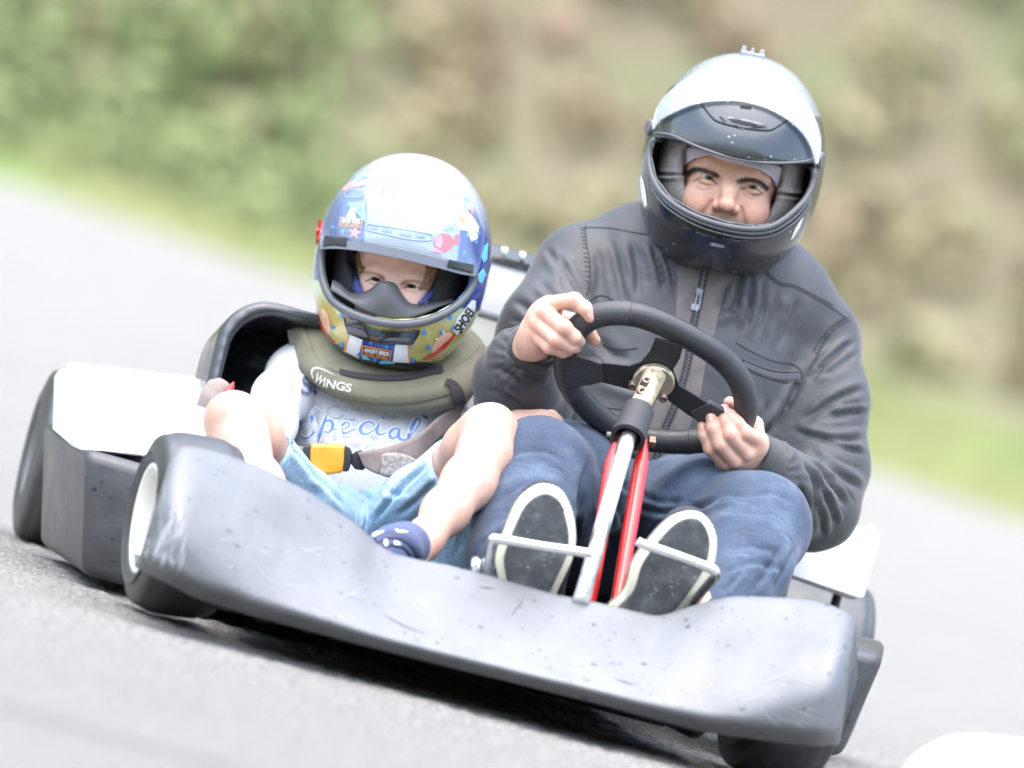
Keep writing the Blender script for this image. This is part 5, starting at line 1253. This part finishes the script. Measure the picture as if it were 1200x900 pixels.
V, F = S.build(); V = smooth(V, F, 5); N = normals(V, F); V = V+N*(.002*vnoise(V, 16, 2))[:, None]
V = crease(V, N, [([(385, 545), (405, 565), (425, 578), (440, 590)], 4, 5), ([(360, 555), (385, 572), (405, 595)], 5, 4), ([(500, 545), (475, 568), (455, 590), (440, 610)], 4, 5), ([(515, 560), (490, 585), (465, 605)], 5, 4), ([(340, 520), (362, 548), (385, 570)], 5, 4), ([(432, 580), (430, 605), (425, 625)], 3, 4), ([(535, 600), (540, 625), (535, 650)], 5, 4), ([(450, 570), (462, 580), (478, 575)], 4, 3)])
shorts = mesh_obj('shorts', V, F, M_short, kid); shb = bvh_of(shorts)
seams('stitching', [[(424, 572), (422, 590), (418, 605), (415, 618)], [(427, 573), (425, 588)], [(317, 498), (326, 520), (336, 540)]], .0007, M_stitch, shorts, shb, .0003)
# ---- sandal shoe
M_navy = mat('navy_nubuck', (.045, .065, .14), .7, bump=((500, .4, .0008), (40, .2, .003)), sheen=.2)
M_navy2 = mat('dark_navy_strap', (.03, .04, .085), .6, bump=(400, .3, .0008))
S = SDF(.0025)
S.chain(pr((478, 640, -.49, .0300), (462, 644, -.53, .0285), (446, 654, -.57, .0270), (435, 662, -.60, .024)), k=.02); S.ell(P(474, 630, -.495), (.024, .026, .018), k=.012)
V, F = S.build(); V = smooth(V, F, 2); sh = mesh_obj('shoe', V, F, M_navy, kid, label='navy strap shoe with a small white tick mark'); hb_ = bvh_of(sh)
for l, w_ in (([(440, 634), (455, 627.5), (472, 631), (486, 642), (491, 653)], 8), ([(446, 641), (460, 637), (473, 641), (481, 650)], 5)):
    mb = MB(); stroke(mb, l, w_, hb_, .0022); o = mb.obj('strap', M_navy2, sh); mod(o, 'SOLIDIFY', thickness=.002, offset=-1)
mb = MB(); decal(mb, [(463, 619.5), (466, 622), (472, 622.2), (479, 623.5), (472, 624.5), (465, 624)], hb_, .001, 1.2); mb.obj('tick_mark', M_wink, sh); mb = MB(); decal(mb, [(436, 627), (441, 623.5), (446, 624), (450, 622.5), (449, 626), (443, 627.5), (438, 630)], hb_, .001, 1.2); mb.obj('tick_mark', M_wink, sh)
mb = MB(); decal(mb, [(449, 636), (452, 635), (453, 641), (450, 642)], hb_, .0045, 1.5); mb.obj('strap_keeper', M_chrome, sh); mb = MB(); decal(mb, [(460, 636), (467, 637), (467, 641), (460, 640)], hb_, .0045, 1.5); mb.obj('strap_keeper', M_chrome, sh)
# ---- neck brace
M_olive = mat('olive_canvas', (.155, .145, .095), .85, var=((.205, .19, .13), 18), bump=((600, .5, .0008), (25, .3, .004)), sheen=.2)
bc = P(460, 417, .125); BR = frame(9.5, 0, 32)
S = SDF(.003); n = 40
ang = np.linspace(0, 2*pi, n, endpoint=False); ra, rb_ = .094, .088
ringp = [bc+BR@A([ra*cos(a), rb_*sin(a), 0]) for a in ang]
for i in range(n): S.cap(ringp[i], ringp[(i+1) % n], .040, .040, k=.008, flat=(BR[:, 2], .62))
V, F = S.build(); V = smooth(V, F, 2); N = normals(V, F); V = V+N*(.0018*vnoise(V, 22, 2))[:, None]
brace = mesh_obj('neck_brace', V, F, M_olive, kid, label='thick olive padded neck brace lettered in cream'); bb = bvh_of(brace)
o = seams('piping', [[(350, 388), (362, 412), (384, 430), (412, 440), (445, 444), (480, 443), (515, 436), (545, 422), (562, 405)]], .0016, M_olive, brace, bb, .0)
mb = MB(); stroke(mb, [(347, 385), (351, 404), (364, 428), (384, 445), (410, 456), (440, 461), (475, 462), (505, 457), (528, 450)], 21, bb, .003, 0, 8); o = mb.obj('fastening_strap', M_olive, brace); mod(o, 'SOLIDIFY', thickness=.003, offset=-1); stb = bvh_of(o, brace)
mb = MB(); stroke(mb, [(398, 436), (420, 441), (450, 444), (480, 443), (508, 436), (519, 434)], [5, 6, 6, 6, 8, 8], bb, .0035, 0, 8); M_hook = mat('brown_hook_tape', (.05, .04, .045), .9, bump=(500, .8, .001)); mb.obj('hook_strip', M_hook, brace); mb = MB(); stroke(mb, [(521, 449), (528, 452), (533, 460), (536, 472)], [5, 9, 14, 15], bb, .006, 0, 6); mb.obj('hook_strip', M_hook, brace)
M_cream = mat('cream_print', (.62, .60, .50), .7)
mb = MB(); write(mb, 'W', (367.5, 446.5), (378, 452), 10.5, stb, .0012, 0, .03); write(mb, 'iNGS', (378.5, 452.5), (411.5, 459.5), 9.5, stb, .0012, 0, .035)
for q in ([(368, 444), (366, 436), (370, 431.5), (379, 433), (393, 440)],): stroke(mb, q, [1.6, 2.2, 2.4, 2.2, .6], stb, .0012)
mb.obj('lettering', M_cream, brace)
# ---- helmet
khole = [(382, 288), (400, 290), (430, 293), (470, 300), (510, 309), (540, 318), (550, 322), (546, 338), (531, 355), (510, 367), (488, 373), (462, 374), (435, 370), (410, 361), (393, 348), (383, 325)]
V, F, lin, hp = helmet_shell(kc, KR, krad, khole, th=.024, cut=-.1495)
l = (V-kc)@KR; uvk = pix(V); px_ = l[:, 0]/kpx; pz_ = l[:, 2]/kpx
blue = A([.012, .040, .20]); white = A([.32, .34, .38]); yel = A([.46, .41, .13]); grn = A([.42, .58, .40]); org = A([.55, .33, .12])
def sm(a, b, x): t = np.clip((x-a)/(b-a), 0, 1); return t*t*(3-2*t)
Ck = np.repeat(blue[None], len(V), 0)*(1+.35*vnoise(V, 26, 2))[:, None]
f = 1-sm(52, 56, np.abs(px_-4+.10*(pz_-60))); top = np.clip(f+sm(45, 95, pz_)*.85, 0, 1); Ck = Ck*(1-top[:, None])+white*top[:, None]  # white centre band; the fade to white up the crown paints in glare
low = 1-sm(-40, -36, pz_+.12*np.abs(px_)*0); yy = yel*(1+.25*vnoise(V, 20, 2))[:, None]; g_ = sm(-70, -46, pz_); yy = yy*(1-g_[:, None])+grn*g_[:, None]; o_ = np.clip(vnoise(V*A([1, 1, 1]), 28, 2)*1.6, 0, 1)*.55; yy = yy*(1-o_[:, None])+org*o_[:, None]
Ck = Ck*(1-low[:, None])+yy*low[:, None]
blk = 1-sm(-110, -108, pz_-.0011*px_**2); Ck = Ck*(1-blk[:, None])+A([.012, .012, .013])*blk[:, None]
M_khel = mat('painted_helmet_shell', (.5, .5, .5), .14, attr='Col', coat=.7)
khelmet = mesh_obj('helmet', V, F, [M_khel, M_lining], kid, midx=lin[F].all(1).astype(int), attrs={'Col': Ck}, label='bright blue white and yellow full face helmet with stars and stickers')
khb = bvh_of(khelmet)
gasket('eyeport_gasket', khole, 6, .0062, M_gask, khelmet, khb, .0)
M_kpad = mat('black_mesh_pad', (.035, .035, .038), .85, extra=mesh_pad_x, bump=(400, .3, .001))
lining('padding', kc, KR, krad, [(410, 280), (411, 305), (421, 335), (434, 356), (484, 364), (496, 350), (508, 330), (516, 308), (514, 296), (460, 280)], [], M_kpad, khelmet, .088)
M_kblue = mat('blue_lining_cloth', (.05, .065, .22), .8); mb = MB()
for ply in ([(408, 293), (413, 294), (414, 310), (422, 328), (428, 345), (424, 349), (414, 335), (408, 315)], [(512, 318), (516, 320), (513, 334), (502, 348), (490, 357), (488, 355), (500, 342), (509, 330)]):
    mb = MB(); decal(mb, ply, kbv, .004, 3); o = mb.obj('lining_edge', M_kblue, khelmet); mod(o, 'SOLIDIFY', thickness=.003)
# rubber nose guard
up_ = catmull([(391, 330), (400, 334), (413, 345), (428, 344.5), (439, 339), (447, 332), (456, 331.6), (464, 334.5), (470, 344), (476, 352), (484, 357), (498, 357), (514, 355), (530, 352)], 5); lo_ = catmull([(390, 341), (400, 347), (412, 354), (428, 364), (440, 370), (450, 374), (462, 376), (470, 376), (478, 375), (486, 373), (500, 368), (515, 361), (524, 358), (532, 354)], 5)
rows = []; m_ = 9
for a, b in zip(up_, lo_):
    row = []
    for t in np.linspace(0, 1, m_):
        u, v = a*(1-t)+b*t; x = (u-461)/72.; bulge = .014*np.exp(-((u-453)/16)**2)*(1-t)*1.0
        dep = .112+.006*sin(pi*t)-.030*x*x-.020*(1-t)*(1-.9*np.exp(-((u-453)/18)**2)); row.append(P(u, v, kc[1])-FW*(dep+bulge*.3))
    rows.append(row)
R_ = A(rows); n, m, _ = R_.shape; o = mesh_obj('nose_guard', R_.reshape(-1, 3), A(grid_faces(n, m)), mat('black_rubber', (.085, .087, .09), .5, bump=(300, .1, .001)), khelmet); mod(o, 'SOLIDIFY', thickness=.004, offset=0)
# chin: stripes, vent, stars, stickers
def k6(l): return [(370+a/6.316, 360+b/6.316) for a, b in l]
def k7(l): return [(370+a/5.714, 175+b/5.714) for a, b in l]
def k1(l): return [(340+a/2.904, 170+b/2.904) for a, b in l]
def star(u, v, r, a=0.): return [(u+(r if i % 2 == 0 else r*.42)*cos(a+i*pi/5-pi/2), v+(r if i % 2 == 0 else r*.42)*sin(a+i*pi/5-pi/2)) for i in range(10)]
def ink(name, c, rough=.2): return mat(name, c, rough, coat=.5)
I_w, I_o, I_n, I_b, I_k, I_r, I_p, I_m, I_c = ink('white_ink', (.78, .78, .78)), ink('orange_ink', (.75, .25, .04)), ink('navy_ink', (.03, .05, .22)), ink('sky_blue_ink', (.05, .27, .62)), ink('black_ink', (.012, .012, .013)), ink('red_ink', (.62, .04, .03)), ink('peach_ink', (.80, .45, .28)), ink('pink_ink', (.75, .22, .36)), ink('cyan_ink', (.12, .50, .68))
def marks(name, m, polys, off, step=2.2, bv=None):
    for p in polys:
        mb = MB(); decal(mb, p, bv or khb, off, step)
        if mb.n: mb.obj(name, m, khelmet)
marks('white_stripe', I_w, [k6([(252, 195), (350, 235), (318, 378), (216, 326)]), k6([(588, 272), (680, 268), (692, 410), (568, 405)]), k6([(312, 72), (432, 112), (430, 128), (318, 96)]), k6([(600, 138), (684, 138), (684, 158), (600, 156)])], .0006)
marks('navy_stripe', I_n, [k6([(350, 233), (590, 273), (570, 405), (440, 400), (318, 372)]), k6([(434, 112), (598, 138), (598, 156), (432, 130)])], .0007)
marks('orange_stripe', I_o, [k6([(246, 192), (256, 196), (220, 330), (208, 324)]), k6([(678, 268), (690, 267), (700, 408), (688, 410)]), k6([(290, 62), (312, 70), (312, 88), (296, 82)]), k6([(684, 138), (704, 138), (706, 158), (684, 158)])], .0010)
S6 = [(190, 60, 26), (130, 150, 22), (197, 275, 24), (800, 185, 30), (830, 295, 26), (715, 390, 26), (992, 72, 24), (928, 182, 22), (705, 295, 14), (410, 258, 22), (527, 290, 20), (318, 350, 24), (1010, 155, 18), (240, 185, 14), (440, 385, 22)]
marks('blue_star', I_b, [star(*k6([(a, b)])[0], r/6.316, .2) for a, b, r in S6], .0012, 1.5)
marks('red_base', I_r, [k6([(20, 40), (40, 110), (70, 175), (110, 225), (145, 250), (142, 265), (100, 240), (50, 175), (25, 110)]), k6([(785, 385), (850, 345), (940, 270), (1020, 195), (1030, 205), (960, 300), (880, 365), (800, 392)])], .0012)
marks('peach_oval', I_p, [k6([(30, 10), (62, 5), (95, 50), (110, 120), (118, 205), (90, 190), (55, 130), (35, 70)]), k6([(850, 340), (870, 270), (920, 210), (985, 182), (1008, 200), (985, 235), (930, 290), (870, 335)])], .0011)
marks('sticker_white', I_w, [k6([(60, 20), (70, 16), (76, 70), (68, 75)]), k6([(930, 165), (945, 170), (950, 195), (940, 200)]), k6([(885, 225), (905, 230), (905, 240), (885, 236)])], .0016)
marks('vent_frame', I_k, [k6([(214, 62), (240, 58), (330, 100), (400, 145), (470, 165), (560, 162), (768, 160), (760, 195), (712, 270), (500, 262), (380, 240), (250, 190), (225, 120)])], .0035)
M_vent2 = mat('vent_grey', (.10, .10, .105), .35)
marks('vent_slat', M_vent2, [k6([(245, 125), (330, 150), (370, 165), (395, 205), (380, 212), (290, 185), (255, 160)]), k6([(530, 215), (690, 208), (700, 225), (680, 240), (540, 240), (505, 232)]), k6([(400, 170), (440, 205), (480, 205), (520, 175), (490, 215), (450, 218)])], .0044)
def plaque(name, quad, t1, t2, b=1.0, sz=(.36, .30)):
    """small two-line badge: black field, orange border, white over orange lettering"""
    q = A(quad); f = lambda s, t: tuple((q[0]*(1-s)+q[1]*s)*(1-t)+(q[3]*(1-s)+q[2]*s)*t); h_ = np.linalg.norm(q[3]-q[0])
    marks(name+'_border', I_o, [[tuple(x) for x in q]], .0019, 2); marks(name+'_field', I_k, [[f(.04, .09), f(.96, .09), f(.96, .91), f(.04, .91)]], .0022, 2)
    mb = MB(); write(mb, t1, f(.08, .52), f(.92, .52), h_*sz[0], khb, .0026, 0, .03); mb.obj(name+'_lettering', I_w, khelmet)
    mb = MB(); write(mb, t2, f(.10, .86), f(.90, .86), h_*sz[1], khb, .0026, 0, .02); mb.obj(name+'_lettering', I_o, khelmet)
plaque('chin_badge', k6([(350, 276), (562, 316), (552, 388), (340, 348)]), 'ANGRY BIRDS', 'STAR WARS')
plaque('brow_badge', k7([(172, 455), (318, 468), (312, 532), (164, 518)]), 'ANGRY BIRDS', 'STAR WARS')
marks('green_blob', I_c, [k6([(470, 395), (500, 385), (545, 390), (590, 400), (580, 410), (480, 412)]), k6([(345, 350), (370, 345), (390, 365), (410, 385), (350, 378)])], .0018)
marks('maker_plate', I_w, [k6([(1012, 168), (1040, 85), (1100, 10), (1150, -55), (1180, -50), (1178, 10), (1140, 90), (1090, 170), (1040, 202)])], .0012)
mb = MB(); write(mb, 'SHOEI', *k6([(1066, 192), (1172, 30)]), 10.5, khb, .0018, 0, .035, .15); mb.obj('maker_lettering', I_k, khelmet)
# graphics over the brow
I_pb = ink('faded_blue_ink', (.20, .28, .46), .3); I_pk = ink('faded_red_ink', (.50, .22, .20), .3); I_gy = ink('faded_grey_ink', (.22, .25, .32), .3)
marks('blue_patch', I_pb, [k7([(600, 130), (660, 120), (725, 98), (712, 150), (690, 175), (640, 180), (598, 186)]), k7([(262, 172), (340, 140), (432, 118), (415, 165), (390, 200), (330, 190), (258, 228)]), k7([(210, 360), (330, 345), (338, 470), (330, 490), (290, 440), (240, 400)]), k7([(440, 492), (640, 520), (655, 548), (600, 540), (440, 515)]), k7([(875, 265), (940, 235), (985, 270), (1035, 340), (1010, 345), (950, 290), (880, 300)]), k7([(860, 500), (905, 495), (925, 530), (880, 545), (850, 540)])], .0009)
marks('red_scroll', I_pk, [k7([(180, 262), (225, 225), (300, 215), (345, 232), (310, 250), (240, 262), (190, 285)]), k7([(870, 320), (900, 318), (915, 350), (885, 348)]), k7([(1010, 385), (1040, 370), (1060, 400), (1045, 440)])], .0012)
for cx_, cy_, r1_, r2_ in ((800, 160, 20, 38), (700, 195, 22, 26), (255, 300, 60, 26), (330, 215, 55, 28), (920, 330, 60, 44)):
    pts_ = [(370+(cx_+r1_*cos(a))/5.714, 175+(cy_+r2_*sin(a)*(1+.2*sin(3*a)))/5.714) for a in np.linspace(0, 5.6, 14)]; mb = MB(); stroke(mb, pts_, 1.2, khb, .0013); mb.obj('scroll_outline', I_gy, khelmet)
marks('pink_star', I_m, [star(*k7([(265, 560)])[0], 8, .2)], .0014, 2)
marks('red_patch', I_r, [k7([(800, 590), (845, 560), (890, 570), (925, 610), (915, 660), (860, 690), (810, 670), (785, 630)]), k7([(930, 575), (955, 570), (952, 640), (925, 635)])], .0014)
marks('pink_patch', I_m, [k7([(800, 600), (835, 575), (850, 620), (830, 660), (800, 650)]), k7([(775, 685), (800, 660), (850, 690), (840, 697)])], .0018)
marks('orange_patch', I_o, [k7([(945, 440), (975, 438), (1003, 470), (985, 500), (965, 492)])], .0016)
marks('white_patch', I_w, [k7([(905, 395), (960, 400), (1030, 430), (1060, 470), (1090, 520), (1080, 600), (1040, 620), (1010, 545), (960, 540), (920, 480)]), k7([(200, 470), (235, 395), (262, 400), (270, 460)])], .0010)
marks('blue_star', I_b, [star(*k7([p])[0], 3.2, .3) for p in ((122, 520), (185, 552), (300, 405), (1012, 575), (990, 690), (1070, 620), (1085, 560))], .0012, 1.5)
mb = MB(); cc_ = k7([(590, 275)])[0]
for a0, a1, w_ in ((2.9, 5.2, 3.2), (5.3, 6.4, 3.), (.2, 2.7, 1.0)): stroke(mb, [(cc_[0]+24*cos(a), cc_[1]+15.5*sin(a)) for a in np.linspace(a0, a1, 8)], w_, khb, .0012)
for x in (-14, -5, 4, 13): stroke(mb, [(cc_[0]+x, cc_[1]-11), (cc_[0]+x+2, cc_[1]+8)], 2.4, khb, .0012)
mb.obj('round_emblem', mat('steel_blue_ink', (.03, .04, .08), .3), khelmet)
mb = MB(); fr = k7([(480, 370), (672, 400), (668, 485), (440, 455), (480, 370)]); [stroke(mb, [a, b], 1.2, khb, .0012) for a, b in zip(fr[:-1], fr[1:])]; write(mb, 'NZ1', *k7([(482, 442), (640, 466)]), 8.5, khb, .0012, 0, .01, .2)
mb.obj('outline_emblem', mat('pale_blue_ink', (.14, .19, .32), .3), khelmet)
V, F = cord(k7([(350, 500), (450, 515), (620, 540), (765, 568), (780, 590), (755, 612), (600, 600), (430, 560), (345, 540), (350, 500)]), .0014, khb, .0006); mesh_obj('vent_outline', V, F, mat('pale_vent_plastic', (.2, .24, .33), .3), khelmet)
marks('vent_hole', mat('pale_grey_ink', (.18, .22, .3), .3), [k7([(365, 515), (415, 520), (412, 545), (362, 535)]), k7([(440, 525), (515, 540), (510, 565), (440, 552)]), k7([(560, 555), (650, 565), (640, 592), (555, 575)]), k7([(670, 565), (740, 580), (735, 600), (668, 590)])], .001)
marks('side_outline', I_c, [k1([(648, 380), (660, 340), (672, 330), (668, 390), (655, 400)]), k1([(636, 440), (655, 420), (665, 440), (650, 470), (640, 465)])], .0012)
marks('side_orange', I_r, [k1([(88, 290), (100, 250), (108, 262), (102, 320), (92, 345)])], .0012)
kvb = ellipsoid_bvh(kc, KR, krad+.0055)
M_kvis = bpy.data.materials.new('clear_helmet_visor'); M_kvis.use_nodes = True; nt = M_kvis.node_tree; nt.nodes.remove(nt.nodes['Principled BSDF']); visor_nodes(nt, .08, .10)
vis = [(375.5, 292), (400, 292), (430, 295), (470, 303), (510, 313), (540, 321), (556, 324), (560, 315), (566, 290), (567, 265), (558, 240), (540, 218), (515, 202), (485, 195), (455, 195), (425, 203), (400, 222), (385, 243), (377, 268)]
mb = MB(); decal(mb, vis, kvb, 0., 4); o = mb.obj('visor', M_kvis, khelmet); mod(o, 'SOLIDIFY', thickness=.002)
mb = MB(); stroke(mb, [(379, 287), (400, 287), (430, 290), (470, 298), (510, 308), (540, 316), (555, 318)], 10, kvb, .004, 0, 8); mb.obj('painted_visor_reflection', mat('grey_painted_reflection', (.15, .17, .20), .3), khelmet)  # grey band paints in a reflection above the visor's lower edge
mb = MB(); decal(mb, [(384, 277), (409, 279), (408, 290), (382, 290)], kvb, .0052, 2); M_tab = mat('dark_smoke_plastic', (.02, .024, .028), .25); mb.obj('visor_tab', M_tab, khelmet); mb = MB(); decal(mb, [(524, 304), (552, 310), (551, 320), (522, 313)], kvb, .0052, 2); mb.obj('visor_tab', M_tab, khelmet)
# ================================================================== the child's lap belt (part of the kart)
M_orange = mat('orange_buckle_tape', (.72, .24, .012), .4, var=((.70, .34, .03), 30), bump=(60, .3, .003), coat=.2)
yb2 = -.01
def plate3(name, px, y, th, m, bw=.003, label=None):
    w_ = PP([(u, v, y) for u, v in px]); o = mesh_obj(name, *slab(w_, A([0, th, 0])), m, kart, label=label); bevel(o, bw, 3, 30); return o
plate3('belt_buckle', kz([(186, 494), (300, 494), (412, 500), (408, 600), (396, 678), (300, 690), (200, 692), (180, 642), (182, 570)]), yb2-.045, .022, M_orange, .005, 'orange taped belt buckle on the child\'s lap')
plate3('buckle_body', kz([(136, 506), (186, 498), (200, 500), (200, 640), (176, 640), (130, 584)]), yb2-.042, .018, M_blk, .004); plate3('buckle_body', kz([(405, 505), (430, 510), (452, 540), (446, 620), (430, 668), (395, 672)]), yb2-.046, .022, M_blk, .004)
plate3('buckle_tongue', kz([(446, 560), (480, 538), (510, 532), (540, 560), (545, 640), (520, 662), (470, 655), (444, 620)]), yb2-.040, .004, M_blk, .0015)
def strip(name, up, lo, th, m=M_belt):
    a, b = catmull(A(PP(kz3(up))), 6), catmull(A(PP(kz3(lo))), 6); n = len(a); V = np.concatenate([np.stack([a*(1-t)+b*t for t in np.linspace(0, 1, 7)], 1).reshape(-1, 3)]); F = [f[::-1] for f in grid_faces(n, 7)]
    V = V+A([0, -1, 0])*(.0012*vnoise(V, 40, 2))[:, None]; o = mesh_obj(name, V, A(F), m, kart); mod(o, 'SOLIDIFY', thickness=th, offset=0); return o
def kz3(l): return [(330+a/5.4545, 430+b/5.4545, y) for a, b, y in l]
strip('lap_belt', [(488, 548, yb2-.045), (560, 532, yb2-.048), (705, 503, yb2-.047), (890, 425, yb2-.03), (1000, 325, .02), (1200, 195, .07), (1290, 130, .12)], [(530, 640, yb2-.045), (600, 680, yb2-.048), (740, 708, yb2-.045), (880, 600, yb2-.03), (1020, 450, .02), (1210, 330, .07), (1320, 250, .12)], .0025)
strip('belt_stitched_end', [(640, 560, yb2-.050), (700, 545, yb2-.050), (790, 560, yb2-.050), (860, 590, yb2-.046)], [(630, 690, yb2-.050), (690, 705, yb2-.050), (740, 712, yb2-.050), (830, 650, yb2-.046)], .0025, mat('stitched_webbing', (.24, .20, .18), .9, var=((.36, .32, .29), 220, (.45, .55)), bump=(500, .6, .001)))
strip('lap_belt', [(-60, 470, .05), (20, 490, .0), (100, 503, yb2-.035), (140, 510, yb2-.04)], [(-70, 560, .05), (10, 570, .0), (95, 560, yb2-.035), (135, 575, yb2-.04)], .0025)
V, F = lathe([(0, .001), (.0, .014), (.02, .020), (.04, .019), (.05, .010), (.052, .001)], P(240, 482, .03), P(258, 455, .04)-P(240, 482, .03), 24); o = mesh_obj('belt_pad', V, F, M_belt, kart)
